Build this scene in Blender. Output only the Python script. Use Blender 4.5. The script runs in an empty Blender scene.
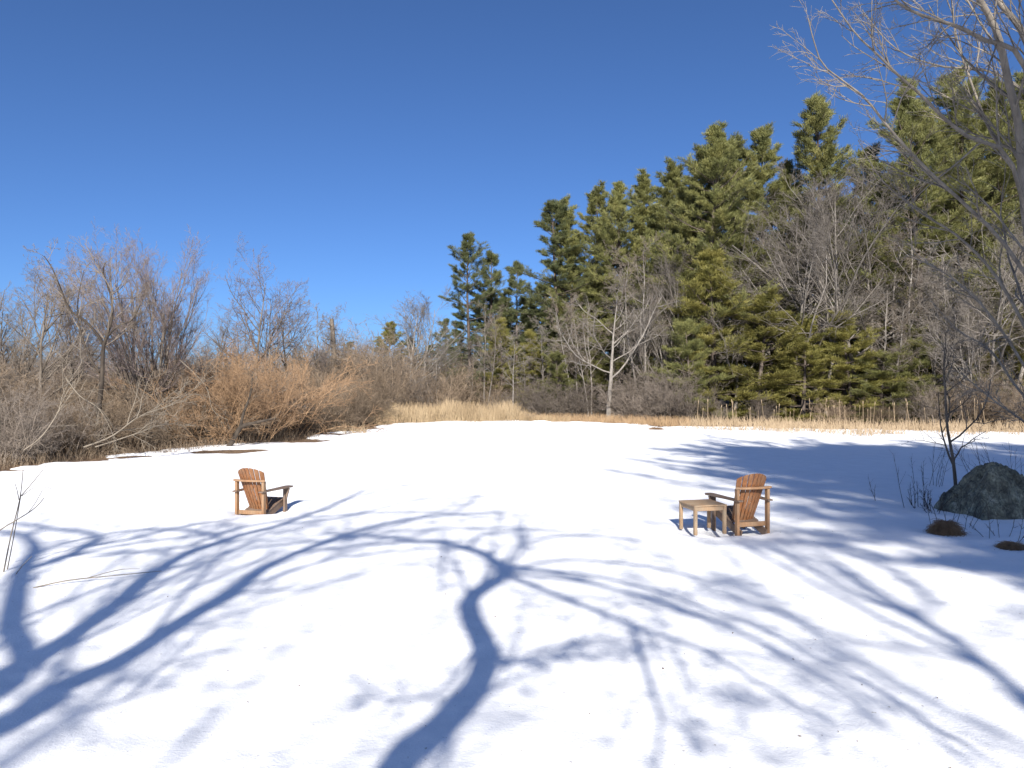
import bpy, bmesh, math, random
import numpy as np
from mathutils import Vector, Matrix

S = bpy.context.scene
COL = S.collection
F = 731.0            # focal length in pixels of the 1024 wide picture
EYE = 2.2            # camera height above the snow
ELEV = math.radians(30.0)
TAN = math.tan(ELEV)
GROUND = -0.07

# ------------------------------------------------------------------ helpers
def gx(px, d):
    return (px - 512.0) / F * d

def hz(py, d):
    return EYE + (384.0 - py) / F * d

def snow_pt(px, py):
    d = EYE * F / (py - 384.0)
    return gx(px, d), d

def tag(o, label=None, cat=None, group=None, kind=None):
    if label: o['label'] = label
    if cat: o['category'] = cat
    if group: o['group'] = group
    if kind: o['kind'] = kind
    return o

def empty(name, loc=(0, 0, 0), rz=0.0, sc=1.0):
    o = bpy.data.objects.new(name, None)
    o.empty_display_size = 0.2
    COL.objects.link(o)
    o.location = loc
    o.rotation_euler = (0, 0, rz)
    if isinstance(sc, (tuple, list)):
        o.scale = sc
    else:
        o.scale = (sc, sc, sc)
    return o

def mesh_np(name, V, faces, mats, smooth=True, midx=None):
    """V (n,3); faces: list of int arrays (m,k); mats: material or list"""
    me = bpy.data.meshes.new(name)
    V = np.asarray(V, dtype=np.float32)
    me.vertices.add(len(V))
    me.vertices.foreach_set('co', V.ravel())
    faces = [np.asarray(f, dtype=np.int32) for f in faces if len(f)]
    tot = sum(len(f) for f in faces)
    nl = sum(f.size for f in faces)
    me.loops.add(nl)
    me.polygons.add(tot)
    lv = np.concatenate([f.ravel() for f in faces])
    sizes = np.concatenate([np.full(len(f), f.shape[1], dtype=np.int32) for f in faces])
    starts = np.zeros(tot, dtype=np.int32)
    starts[1:] = np.cumsum(sizes)[:-1]
    me.loops.foreach_set('vertex_index', lv)
    me.polygons.foreach_set('loop_start', starts)
    me.polygons.foreach_set('use_smooth', np.full(tot, smooth, dtype=bool))
    if not isinstance(mats, (list, tuple)): mats = [mats]
    for m in mats: me.materials.append(m)
    if midx is not None:
        me.polygons.foreach_set('material_index', np.asarray(midx, dtype=np.int32))
    me.update(calc_edges=True)
    me.validate()
    return me

def link(name, me, parent=None, loc=None, rz=0.0):
    o = bpy.data.objects.new(name, me)
    COL.objects.link(o)
    if parent: o.parent = parent
    if loc is not None: o.location = loc
    o.rotation_euler = (0, 0, rz)
    return o

def norm(a):
    return a / np.maximum(np.linalg.norm(a, axis=-1, keepdims=True), 1e-9)

class MB:
    def __init__(self):
        self.v = []; self.f = {}; self.n = 0
    def add(self, V, Fa):
        V = np.asarray(V, dtype=np.float64).reshape(-1, 3)
        Fa = np.asarray(Fa, dtype=np.int64)
        self.f.setdefault(Fa.shape[1], []).append(Fa + self.n)
        self.v.append(V); self.n += len(V)
    def tubes(self, P, R, sides=3):
        P = np.asarray(P, float); R = np.asarray(R, float)
        N, K, _ = P.shape
        T = norm(np.gradient(P, axis=1))
        mean = norm(P[:, -1] - P[:, 0])
        ref = np.where(np.abs(mean[:, 2:3]) > 0.8, np.array([[1.0, 0.13, 0]]), np.array([[0.05, 0.1, 1.0]]))
        A = norm(np.cross(T, ref[:, None, :]))
        B = np.cross(T, A)
        ang = np.arange(sides) * 2 * np.pi / sides
        c = np.cos(ang)[None, None, :, None]; s = np.sin(ang)[None, None, :, None]
        V = P[:, :, None, :] + R[:, :, None, None] * (A[:, :, None, :] * c + B[:, :, None, :] * s)
        i = np.arange(N)[:, None, None] * (K * sides)
        k = np.arange(K - 1)[None, :, None] * sides
        j = np.arange(sides)[None, None, :]
        j2 = (j + 1) % sides
        Fq = np.stack([i + k + j, i + k + j2, i + k + sides + j2, i + k + sides + j], -1).reshape(-1, 4)
        self.add(V.reshape(-1, 3), Fq)
    def mesh(self, name, mats, smooth=True):
        return mesh_np(name, np.concatenate(self.v), [np.concatenate(x) for x in self.f.values()], mats, smooth)

def grow(rng, start, dirs, lens, K, wander=0.2, up=0.0, droop=0.0):
    """grow N branches of K+1 points"""
    N = len(start)
    P = np.zeros((N, K + 1, 3)); P[:, 0] = start
    d = norm(np.asarray(dirs, float))
    step = (np.asarray(lens, float) / K)[:, None]
    for k in range(K):
        d = d + rng.normal(0, wander, (N, 3))
        d[:, 2] += up - droop * (k / K)
        d = norm(d)
        P[:, k + 1] = P[:, k] + d * step
    return P

def taper(r0, r1, K, pw=1.0):
    t = np.linspace(0, 1, K + 1)[None, :] ** pw
    r0 = np.asarray(r0, float)[:, None]; r1 = np.asarray(r1, float)
    if r1.ndim: r1 = r1[:, None]
    return r0 * (1 - t) + r1 * t

def spawn(rng, P, R, n, t0, t1, ang, sd, even=True):
    """n children on each parent: starts, dirs, parent param t, parent radius, parent length"""
    N, K, _ = P.shape
    if even:
        t = t0 + (t1 - t0) * ((np.arange(n)[None, :] + rng.random((N, n))) / n)
    else:
        t = t0 + (t1 - t0) * rng.random((N, n))
    fi = np.clip(t * (K - 1), 0, K - 1.001)
    i0 = fi.astype(int); fr = (fi - i0)
    ii = np.arange(N)[:, None]
    st = P[ii, i0] * (1 - fr[..., None]) + P[ii, i0 + 1] * fr[..., None]
    rr = R[ii, i0] * (1 - fr) + R[ii, i0 + 1] * fr
    dd = norm(P[ii, i0 + 1] - P[ii, i0])
    rnd = norm(rng.normal(0, 1, (N, n, 3)))
    perp = norm(np.cross(dd, rnd))
    a = np.radians(rng.normal(ang, sd, (N, n)))[..., None]
    nd = dd * np.cos(a) + perp * np.sin(a)
    L = np.linalg.norm(np.diff(P, axis=1), axis=2).sum(1)
    return (st.reshape(-1, 3), nd.reshape(-1, 3), t.ravel(), rr.ravel(),
            np.repeat(L, n))

# ---- value noise in 2D / 3D
def vnoise(x, y, seed=0):
    xi = np.floor(x).astype(np.int64); yi = np.floor(y).astype(np.int64)
    xf = x - xi; yf = y - yi
    u = xf * xf * (3 - 2 * xf); v = yf * yf * (3 - 2 * yf)
    def h(a, b):
        n = (a * 374761393 + b * 668265263 + seed * 974634777) & 0xffffffff
        n = ((n ^ (n >> 13)) * 1274126177) & 0xffffffff
        return ((n ^ (n >> 16)) & 0xffff) / 65535.0 * 2 - 1
    return (h(xi, yi) * (1 - u) + h(xi + 1, yi) * u) * (1 - v) + (h(xi, yi + 1) * (1 - u) + h(xi + 1, yi + 1) * u) * v

def fbm(x, y, seed=0, o=3):
    r = 0; a = 1.0
    for k in range(o):
        r = r + a * vnoise(x * 2 ** k + 17.3 * k, y * 2 ** k - 9.1 * k, seed + k); a *= 0.5
    return r

# ------------------------------------------------------------------ materials
def new_mat(name):
    m = bpy.data.materials.new(name); m.use_nodes = True
    nt = m.node_tree
    return m, nt, nt.nodes, nt.links, nt.nodes['Principled BSDF']

def ramp(nodes, stops):
    r = nodes.new('ShaderNodeValToRGB')
    e = r.color_ramp.elements
    while len(e) > 1: e.remove(e[0])
    e[0].position = stops[0][0]; e[0].color = (*stops[0][1], 1)
    for p, c in stops[1:]:
        q = e.new(p); q.color = (*c, 1)
    return r

def bark_mat(name, dark, light, scale=6.0, rough=0.9, vary=0.35):
    m, nt, n, l, b = new_mat(name)
    tc = n.new('ShaderNodeTexCoord'); mp = n.new('ShaderNodeMapping')
    mp.inputs['Scale'].default_value = (1, 1, 0.35)
    l.new(tc.outputs['Object'], mp.inputs['Vector'])
    nz = n.new('ShaderNodeTexNoise'); nz.inputs['Scale'].default_value = scale
    nz.inputs['Detail'].default_value = 5; nz.inputs['Roughness'].default_value = 0.65
    l.new(mp.outputs[0], nz.inputs['Vector'])
    r = ramp(n, [(0.3, dark), (0.7, light)])
    l.new(nz.outputs['Fac'], r.inputs['Fac'])
    oi = n.new('ShaderNodeObjectInfo')
    mr = n.new('ShaderNodeMapRange'); mr.inputs['To Min'].default_value = 1 - vary; mr.inputs['To Max'].default_value = 1 + vary
    l.new(oi.outputs['Random'], mr.inputs['Value'])
    hs = n.new('ShaderNodeHueSaturation')
    l.new(mr.outputs[0], hs.inputs['Value']); l.new(r.outputs[0], hs.inputs['Color'])
    l.new(hs.outputs[0], b.inputs['Base Color'])
    b.inputs['Roughness'].default_value = rough
    b.inputs['Specular IOR Level'].default_value = 0.2
    return m

def needle_mat(name, c1, c2, c3, vary=0.2, trans=0.25):
    m, nt, n, l, b = new_mat(name)
    tc = n.new('ShaderNodeTexCoord')
    nz = n.new('ShaderNodeTexNoise'); nz.inputs['Scale'].default_value = 0.9; nz.inputs['Detail'].default_value = 6
    nz.inputs['Roughness'].default_value = 0.75
    l.new(tc.outputs['Object'], nz.inputs['Vector'])
    r = ramp(n, [(0.32, c1), (0.52, c2), (0.72, c3)])
    l.new(nz.outputs['Fac'], r.inputs['Fac'])
    oi = n.new('ShaderNodeObjectInfo')
    mr = n.new('ShaderNodeMapRange'); mr.inputs['To Min'].default_value = 1 - vary; mr.inputs['To Max'].default_value = 1 + vary
    l.new(oi.outputs['Random'], mr.inputs['Value'])
    hs = n.new('ShaderNodeHueSaturation')
    l.new(mr.outputs[0], hs.inputs['Value']); l.new(r.outputs[0], hs.inputs['Color'])
    l.new(hs.outputs[0], b.inputs['Base Color'])
    b.inputs['Roughness'].default_value = 0.55
    b.inputs['Specular IOR Level'].default_value = 0.3
    tr = n.new('ShaderNodeBsdfTranslucent'); l.new(hs.outputs[0], tr.inputs['Color'])
    mx = n.new('ShaderNodeMixShader'); mx.inputs[0].default_value = trans
    l.new(b.outputs[0], mx.inputs[1]); l.new(tr.outputs[0], mx.inputs[2])
    l.new(mx.outputs[0], n['Material Output'].inputs['Surface'])
    return m

def wood_mat(name, dark, light, grey, greyness):
    m, nt, n, l, b = new_mat(name)
    tc = n.new('ShaderNodeTexCoord'); mp = n.new('ShaderNodeMapping')
    mp.inputs['Scale'].default_value = (38, 38, 3.0)
    l.new(tc.outputs['Object'], mp.inputs['Vector'])
    nz = n.new('ShaderNodeTexNoise'); nz.inputs['Scale'].default_value = 1.0; nz.inputs['Detail'].default_value = 6
    l.new(mp.outputs[0], nz.inputs['Vector'])
    r = ramp(n, [(0.3, dark), (0.7, light)])
    l.new(nz.outputs['Fac'], r.inputs['Fac'])
    n2 = n.new('ShaderNodeTexNoise'); n2.inputs['Scale'].default_value = 7.0; n2.inputs['Detail'].default_value = 5
    l.new(tc.outputs['Object'], n2.inputs['Vector'])
    mr = n.new('ShaderNodeMapRange'); mr.inputs['From Min'].default_value = 0.35; mr.inputs['From Max'].default_value = 0.7
    mr.inputs['To Min'].default_value = max(0, greyness - 0.3); mr.inputs['To Max'].default_value = min(1, greyness + 0.35)
    l.new(n2.outputs['Fac'], mr.inputs['Value'])
    mx = n.new('ShaderNodeMix'); mx.data_type = 'RGBA'
    l.new(mr.outputs[0], mx.inputs['Factor']); l.new(r.outputs[0], mx.inputs[6]); mx.inputs[7].default_value = (*grey, 1)
    l.new(mx.outputs[2], b.inputs['Base Color'])
    b.inputs['Roughness'].default_value = 0.7
    bp = n.new('ShaderNodeBump'); bp.inputs['Strength'].default_value = 0.3; bp.inputs['Distance'].default_value = 0.002
    l.new(nz.outputs['Fac'], bp.inputs['Height']); l.new(bp.outputs[0], b.inputs['Normal'])
    return m

def snow_mat():
    m, nt, n, l, b = new_mat('snow')
    tc = n.new('ShaderNodeTexCoord')
    n1 = n.new('ShaderNodeTexNoise'); n1.inputs['Scale'].default_value = 3.0; n1.inputs['Detail'].default_value = 8
    n1.inputs['Roughness'].default_value = 0.6
    n2 = n.new('ShaderNodeTexNoise'); n2.inputs['Scale'].default_value = 60.0; n2.inputs['Detail'].default_value = 4
    for q in (n1, n2): l.new(tc.outputs['Object'], q.inputs['Vector'])
    r = ramp(n, [(0.30, (0.88, 0.885, 0.895)), (0.6, (0.945, 0.945, 0.95))])
    l.new(n1.outputs['Fac'], r.inputs['Fac'])
    # fine specks of blown-in bark and needles
    sp = n.new('ShaderNodeTexNoise'); sp.inputs['Scale'].default_value = 22.0; sp.inputs['Detail'].default_value = 2
    l.new(tc.outputs['Object'], sp.inputs['Vector'])
    sr = ramp(n, [(0.735, (0, 0, 0)), (0.76, (0.6, 0.6, 0.6))])
    l.new(sp.outputs['Fac'], sr.inputs['Fac'])
    mx = n.new('ShaderNodeMix'); mx.data_type = 'RGBA'
    l.new(sr.outputs[0], mx.inputs['Factor']); l.new(r.outputs[0], mx.inputs[6]); mx.inputs[7].default_value = (0.30, 0.25, 0.2, 1)
    l.new(mx.outputs[2], b.inputs['Base Color'])
    b.inputs['Roughness'].default_value = 0.75
    b.inputs['Specular IOR Level'].default_value = 0.25
    bp = n.new('ShaderNodeBump'); bp.inputs['Strength'].default_value = 0.35; bp.inputs['Distance'].default_value = 0.012
    l.new(n2.outputs['Fac'], bp.inputs['Height'])
    bp2 = n.new('ShaderNodeBump'); bp2.inputs['Strength'].default_value = 0.28; bp2.inputs['Distance'].default_value = 0.06
    l.new(n1.outputs['Fac'], bp2.inputs['Height']); l.new(bp.outputs[0], bp2.inputs['Normal'])
    l.new(bp2.outputs[0], b.inputs['Normal'])
    return m

def litter_mat():
    m, nt, n, l, b = new_mat('leaf_litter')
    tc = n.new('ShaderNodeTexCoord')
    n1 = n.new('ShaderNodeTexVoronoi'); n1.inputs['Scale'].default_value = 14.0
    n2 = n.new('ShaderNodeTexNoise'); n2.inputs['Scale'].default_value = 0.7; n2.inputs['Detail'].default_value = 8
    for q in (n1, n2): l.new(tc.outputs['Object'], q.inputs['Vector'])
    r = ramp(n, [(0.2, (0.05, 0.03, 0.018)), (0.5, (0.14, 0.085, 0.045)), (0.8, (0.24, 0.15, 0.08))])
    mt = n.new('ShaderNodeMath'); mt.operation = 'MULTIPLY_ADD'; mt.inputs[1].default_value = 0.5
    sx = n.new('ShaderNodeSeparateColor'); l.new(n1.outputs['Color'], sx.inputs[0])
    l.new(sx.outputs[0], mt.inputs[0])
    m2 = n.new('ShaderNodeMath'); m2.operation = 'MULTIPLY'; m2.inputs[1].default_value = 0.55
    l.new(n2.outputs['Fac'], m2.inputs[0]); l.new(m2.outputs[0], mt.inputs[2])
    l.new(mt.outputs[0], r.inputs['Fac']); l.new(r.outputs[0], b.inputs['Base Color'])
    b.inputs['Roughness'].default_value = 0.9
    bp = n.new('ShaderNodeBump'); bp.inputs['Strength'].default_value = 0.8; bp.inputs['Distance'].default_value = 0.03
    l.new(n1.outputs['Distance'], bp.inputs['Height']); l.new(bp.outputs[0], b.inputs['Normal'])
    return m

def rock_mat():
    m, nt, n, l, b = new_mat('boulder_granite')
    tc = n.new('ShaderNodeTexCoord')
    n1 = n.new('ShaderNodeTexNoise'); n1.inputs['Scale'].default_value = 3.2; n1.inputs['Detail'].default_value = 10; n1.inputs['Roughness'].default_value = 0.7
    n2 = n.new('ShaderNodeTexNoise'); n2.inputs['Scale'].default_value = 28; n2.inputs['Detail'].default_value = 5
    v = n.new('ShaderNodeTexVoronoi'); v.inputs['Scale'].default_value = 9; v.feature = 'DISTANCE_TO_EDGE'
    for q in (n1, n2, v): l.new(tc.outputs['Object'], q.inputs['Vector'])
    r = ramp(n, [(0.32, (0.06, 0.056, 0.042)), (0.45, (0.14, 0.132, 0.092)), (0.56, (0.245, 0.235, 0.16)), (0.68, (0.43, 0.42, 0.33))])
    l.new(n1.outputs['Fac'], r.inputs['Fac'])
    r2 = ramp(n, [(0.35, (0.55, 0.55, 0.55)), (0.65, (1.15, 1.15, 1.15))]); l.new(n2.outputs['Fac'], r2.inputs['Fac'])
    mx = n.new('ShaderNodeMix'); mx.data_type = 'RGBA'; mx.blend_type = 'MULTIPLY'; mx.inputs['Factor'].default_value = 1
    l.new(r.outputs[0], mx.inputs[6]); l.new(r2.outputs[0], mx.inputs[7]); v.inputs['Scale'].default_value = 2.6; v.inputs['Randomness'].default_value = 1.0
    dv = n.new('ShaderNodeVectorMath'); dv.operation = 'MULTIPLY_ADD'; dv.inputs[1].default_value = (0.35, 0.35, 0.35)
    l.new(n1.outputs['Color'], dv.inputs[0]); l.new(tc.outputs['Object'], dv.inputs[2]); l.new(dv.outputs[0], v.inputs['Vector'])
    rc = ramp(n, [(0.0, (0.3, 0.3, 0.3)), (0.025, (1, 1, 1))]); l.new(v.outputs['Distance'], rc.inputs['Fac'])
    m3 = n.new('ShaderNodeMix'); m3.data_type = 'RGBA'; m3.blend_type = 'MULTIPLY'; m3.inputs['Factor'].default_value = 0.8
    l.new(mx.outputs[2], m3.inputs[6]); l.new(rc.outputs[0], m3.inputs[7])
    l.new(m3.outputs[2], b.inputs['Base Color'])
    b.inputs['Roughness'].default_value = 0.85
    bp = n.new('ShaderNodeBump'); bp.inputs['Strength'].default_value = 1.0; bp.inputs['Distance'].default_value = 0.035
    ad = n.new('ShaderNodeMath'); ad.operation = 'ADD'
    l.new(n1.outputs['Fac'], ad.inputs[0]); l.new(n2.outputs['Fac'], ad.inputs[1])
    l.new(ad.outputs[0], bp.inputs['Height']); l.new(bp.outputs[0], b.inputs['Normal'])
    return m

M = {}
M['snow'] = snow_mat()
M['litter'] = litter_mat()
M['rock'] = rock_mat()
M['bark'] = bark_mat('grey_brown_bark', (0.075, 0.06, 0.047), (0.22, 0.185, 0.15))
M['pale_bark'] = bark_mat('pale_grey_bark', (0.125, 0.109, 0.094), (0.29, 0.262, 0.23), vary=0.2)
M['dark_bark'] = bark_mat('dark_bark', (0.03, 0.024, 0.02), (0.10, 0.08, 0.062))
M['pine_bark'] = bark_mat('pine_bark', (0.045, 0.035, 0.03), (0.15, 0.12, 0.10))
M['twig'] = bark_mat('grey_brown_twigs', (0.15, 0.122, 0.097), (0.27, 0.225, 0.18), vary=0.2)
M['red_twig'] = bark_mat('reddish_twigs', (0.155, 0.122, 0.112), (0.255, 0.205, 0.188), vary=0.15)
M['pale_twig'] = bark_mat('pale_grey_twigs', (0.145, 0.126, 0.108), (0.25, 0.22, 0.19), vary=0.2)
M['brush'] = bark_mat('brown_brush', (0.13, 0.095, 0.066), (0.30, 0.23, 0.162), scale=2.0, vary=0.4)
M['orange_brush'] = bark_mat('orange_willow_twigs', (0.225, 0.14, 0.08), (0.39, 0.255, 0.15), scale=2.0, vary=0.12)
M['grey_brush'] = bark_mat('grey_brush', (0.125, 0.102, 0.083), (0.255, 0.213, 0.175), scale=2.0, vary=0.35)
M['overhang'] = bark_mat('shaded_grey_bark', (0.085, 0.074, 0.062), (0.21, 0.184, 0.152))
M['log'] = bark_mat('dead_grey_wood', (0.13, 0.108, 0.083), (0.26, 0.22, 0.172), vary=0.15)
M['reed'] = bark_mat('dry_reeds', (0.235, 0.168, 0.095), (0.44, 0.335, 0.21), scale=1.2, vary=0.1)
M['pale_reed'] = bark_mat('pale_dry_cattail', (0.27, 0.195, 0.115), (0.48, 0.37, 0.25), scale=1.5, vary=0.15)
M['rust_reed'] = bark_mat('rusty_sedge', (0.19, 0.122, 0.07), (0.36, 0.25, 0.145), scale=1.2, vary=0.1)
M['straw'] = bark_mat('brown_grass_tuft', (0.17, 0.10, 0.055), (0.42, 0.28, 0.165), scale=9.0, vary=0.1)
M['leaf'] = bark_mat('dead_leaf', (0.10, 0.055, 0.03), (0.24, 0.14, 0.075), scale=9.0)
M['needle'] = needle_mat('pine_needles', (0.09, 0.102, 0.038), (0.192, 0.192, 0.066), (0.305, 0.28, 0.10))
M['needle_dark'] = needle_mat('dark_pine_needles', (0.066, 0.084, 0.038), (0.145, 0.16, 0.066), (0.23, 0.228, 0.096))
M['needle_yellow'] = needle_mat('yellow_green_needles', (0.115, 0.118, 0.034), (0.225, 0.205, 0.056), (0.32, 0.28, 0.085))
M['slat_wood'] = wood_mat('oiled_orange_wood', (0.15, 0.054, 0.017), (0.30, 0.122, 0.042), (0.24, 0.145, 0.082), 0.3)
M['frame_wood'] = wood_mat('tan_wood', (0.20, 0.095, 0.04), (0.34, 0.18, 0.085), (0.27, 0.19, 0.12), 0.4)
M['arm_wood'] = wood_mat('weathered_brown_wood', (0.08, 0.042, 0.025), (0.16, 0.09, 0.052), (0.18, 0.135, 0.105), 0.6)
M['table_wood'] = wood_mat('weathered_table_wood', (0.22, 0.12, 0.055), (0.36, 0.22, 0.115), (0.32, 0.245, 0.165), 0.55)

# ------------------------------------------------------------------ camera, sky, sun
cam = bpy.data.cameras.new('camera')
cam.sensor_fit = 'HORIZONTAL'; cam.sensor_width = 36.0
cam.lens = 36.0 * F / 1024.0
cam.clip_start = 0.1; cam.clip_end = 6000
co = bpy.data.objects.new('camera', cam); COL.objects.link(co)
co.location = (0, 0, EYE); co.rotation_euler = (math.radians(90), 0, 0)
S.camera = co

w = bpy.data.worlds.new('World'); S.world = w; w.use_nodes = True
wn = w.node_tree.nodes; wl = w.node_tree.links
sky = wn.new('ShaderNodeTexSky'); sky.sky_type = 'NISHITA'
sky.sun_disc = False
sky.sun_elevation = ELEV; sky.sun_rotation = math.radians(180)
sky.altitude = 1600; sky.air_density = 0.8; sky.dust_density = 4.0; sky.ozone_density = 10.0
tint = wn.new('ShaderNodeHueSaturation'); tint.inputs['Saturation'].default_value = 0.99; tint.inputs['Value'].default_value = 1.0
bg = wn['Background']; wl.new(sky.outputs[0], tint.inputs['Color']); wl.new(tint.outputs[0], bg.inputs['Color'])
bg.inputs['Strength'].default_value = 0.072
sun = bpy.data.lights.new('sun', 'SUN'); sun.energy = 4.4; sun.angle = math.radians(0.53)
sun.color = (1.0, 0.95, 0.87)
so = bpy.data.objects.new('sun', sun); COL.objects.link(so)
so.rotation_euler = (math.radians(90) - ELEV, 0, 0); so.location = (0, -20, 30)
S.view_settings.view_transform = 'Standard'
S.view_settings.look = 'None'
S.view_settings.exposure = 1.0
S.view_settings.gamma = 1.0
S.view_settings.use_curve_mapping = False
S.render.engine = 'CYCLES'
S.cycles.max_bounces = 5; S.cycles.diffuse_bounces = 3; S.cycles.transmission_bounces = 3
S.cycles.transparent_max_bounces = 4; S.cycles.glossy_bounces = 2
S.cycles.use_denoising = True
S.cycles.denoiser = 'OPENIMAGEDENOISE'
S.cycles.denoising_input_passes = 'RGB_ALBEDO_NORMAL'
try:
    S.cycles.sample_clamp_indirect = 6
except Exception:
    pass

# ------------------------------------------------------------------ setting: ground and snow
SHORE = [(-70, -70), (70, -70), (70, 36), (24.5, 34.5), (14, 36.5), (7.6, 39.5), (4, 42.5), (0.5, 44.7), (-4, 43),
         (-6.8, 40), (-7.0, 35), (-8.2, 30), (-10.3, 26), (-11.9, 23.2), (-12.4, 20.3), (-13.2, 18.7), (-18, 17), (-70, 16)]

def shore_dist(x, y):
    """signed distance, + inside"""
    n = len(SHORE)
    best = np.full(x.shape, 1e9); ins = np.zeros(x.shape, bool)
    for i in range(n):
        ax, ay = SHORE[i]; bx, by = SHORE[(i + 1) % n]
        dx, dy = bx - ax, by - ay
        t = np.clip(((x - ax) * dx + (y - ay) * dy) / (dx * dx + dy * dy), 0, 1)
        best = np.minimum(best, np.hypot(x - ax - t * dx, y - ay - t * dy))
        c = ((ay > y) != (by > y)) & (x < (bx - ax) * (y - ay) / (by - ay + 1e-12) + ax)
        ins ^= c
    return np.where(ins, best, -best)

PITS = []      # (x, y, radius, depth) melt hollows

def snow_z(x, y):
    x = np.asarray(x, float); y = np.asarray(y, float)
    s = shore_dist(x, y)
    z = 0.022 * fbm(x * 0.35, y * 0.35, 3, 3) + 0.011 * fbm(x * 1.7, y * 1.7, 11, 3) + 0.0035 * fbm(x * 7.0, y * 7.0, 13, 2)
    sc = s + 1.5 * fbm(x * 0.5, y * 0.95, 5, 4)
    k = np.clip((sc + 1.0) / 1.6, 0, 1); k = k * k * (3 - 2 * k)
    z = z * k - 0.16 * (1 - k)
    for (a, b, r, dp) in PITS:
        z = z - dp * np.exp(-(((x - a) ** 2 + (y - b) ** 2) / r ** 2) ** 2.5)
    return z

# chair and table places
LC = (gx(261.5, 12.75), 12.75)
RC = (gx(740, 11.25), 11.25)
TB = (2.88, 11.06)
PITS += [(LC[0] + 0.03, LC[1] + 0.12, 0.52, 0.085), (RC[0] - 0.03, RC[1] + 0.12, 0.52, 0.085), (TB[0], TB[1] + 0.03, 0.41, 0.05),
         (6.44, 10.8, 0.42, 0.03), (6.75, 9.85, 0.36, 0.03),
         (gx(240, 24.6), 24.6, 0.95, 0.13), (gx(215, 24.4), 24.4, 0.8, 0.13), (gx(262, 25.2), 25.2, 0.6, 0.12), (gx(140, 23.0), 22.6, 0.6, 0.12), (gx(90, 21.6), 21.4, 0.55, 0.12)]

def build_snow():
    NR = 520
    rr = np.concatenate([[0.0], np.geomspace(1.0, 68.0, NR)])
    front = np.radians(np.linspace(45, 135, 640))
    rest = np.radians(np.linspace(135, 405, 91))[1:-1]
    th = np.concatenate([front, rest])
    NT = len(th)
    R, T = np.meshgrid(rr[1:], th, indexing='ij')
    x = R * np.cos(T); y = R * np.sin(T)
    z = snow_z(x, y)
    V = np.stack([x, y, z], -1).reshape(-1, 3)
    V = np.concatenate([V, [[0, 0, float(snow_z(np.array([0.0]), np.array([0.0]))[0])]]])
    i = np.arange(NR - 1)[:, None] * NT; j = np.arange(NT)[None, :]; j2 = (j + 1) % NT
    Q = np.stack([i + j, i + NT + j, i + NT + j2, i + j2], -1).reshape(-1, 4)
    jj = np.arange(NT)
    Tt = np.stack([np.full(NT, len(V) - 1), jj, (jj + 1) % NT], -1)
    o = link('snow', mesh_np('snow', V, [Q, Tt], M['snow'])); tag(o, kind='structure')
    o['label'] = 'white melting snow covering the open pond and lawn'
build_snow()

def build_ground():
    xs = np.concatenate([[-3000, -800, -250], np.linspace(-90, 90, 61), [250, 800, 3000]])
    ys = np.concatenate([[-3000, -800, -250], np.linspace(-80, 120, 61), [250, 800, 3000]])
    X, Y = np.meshgrid(xs, ys, indexing='ij')
    s = shore_dist(X, Y)
    Z = np.full(X.shape, GROUND) - 0.3 * np.clip((s - 2.0) / 4.0, 0, 1) + np.where(s < 0, 0.12 * np.clip(-s / 12, 0, 1) * (1 + fbm(X * 0.3, Y * 0.3, 9, 2)), 0)
    V = np.stack([X, Y, Z], -1).reshape(-1, 3)
    n = len(ys)
    i = np.arange(len(xs) - 1)[:, None] * n; j = np.arange(n - 1)[None, :]
    Q = np.stack([i + j, i + n + j, i + n + j + 1, i + j + 1], -1).reshape(-1, 4)
    o = link('ground', mesh_np('ground', V, [Q], M['litter'])); tag(o, kind='structure')
    o['label'] = 'brown leaf litter ground along the shore and under the trees'
build_ground()

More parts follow.
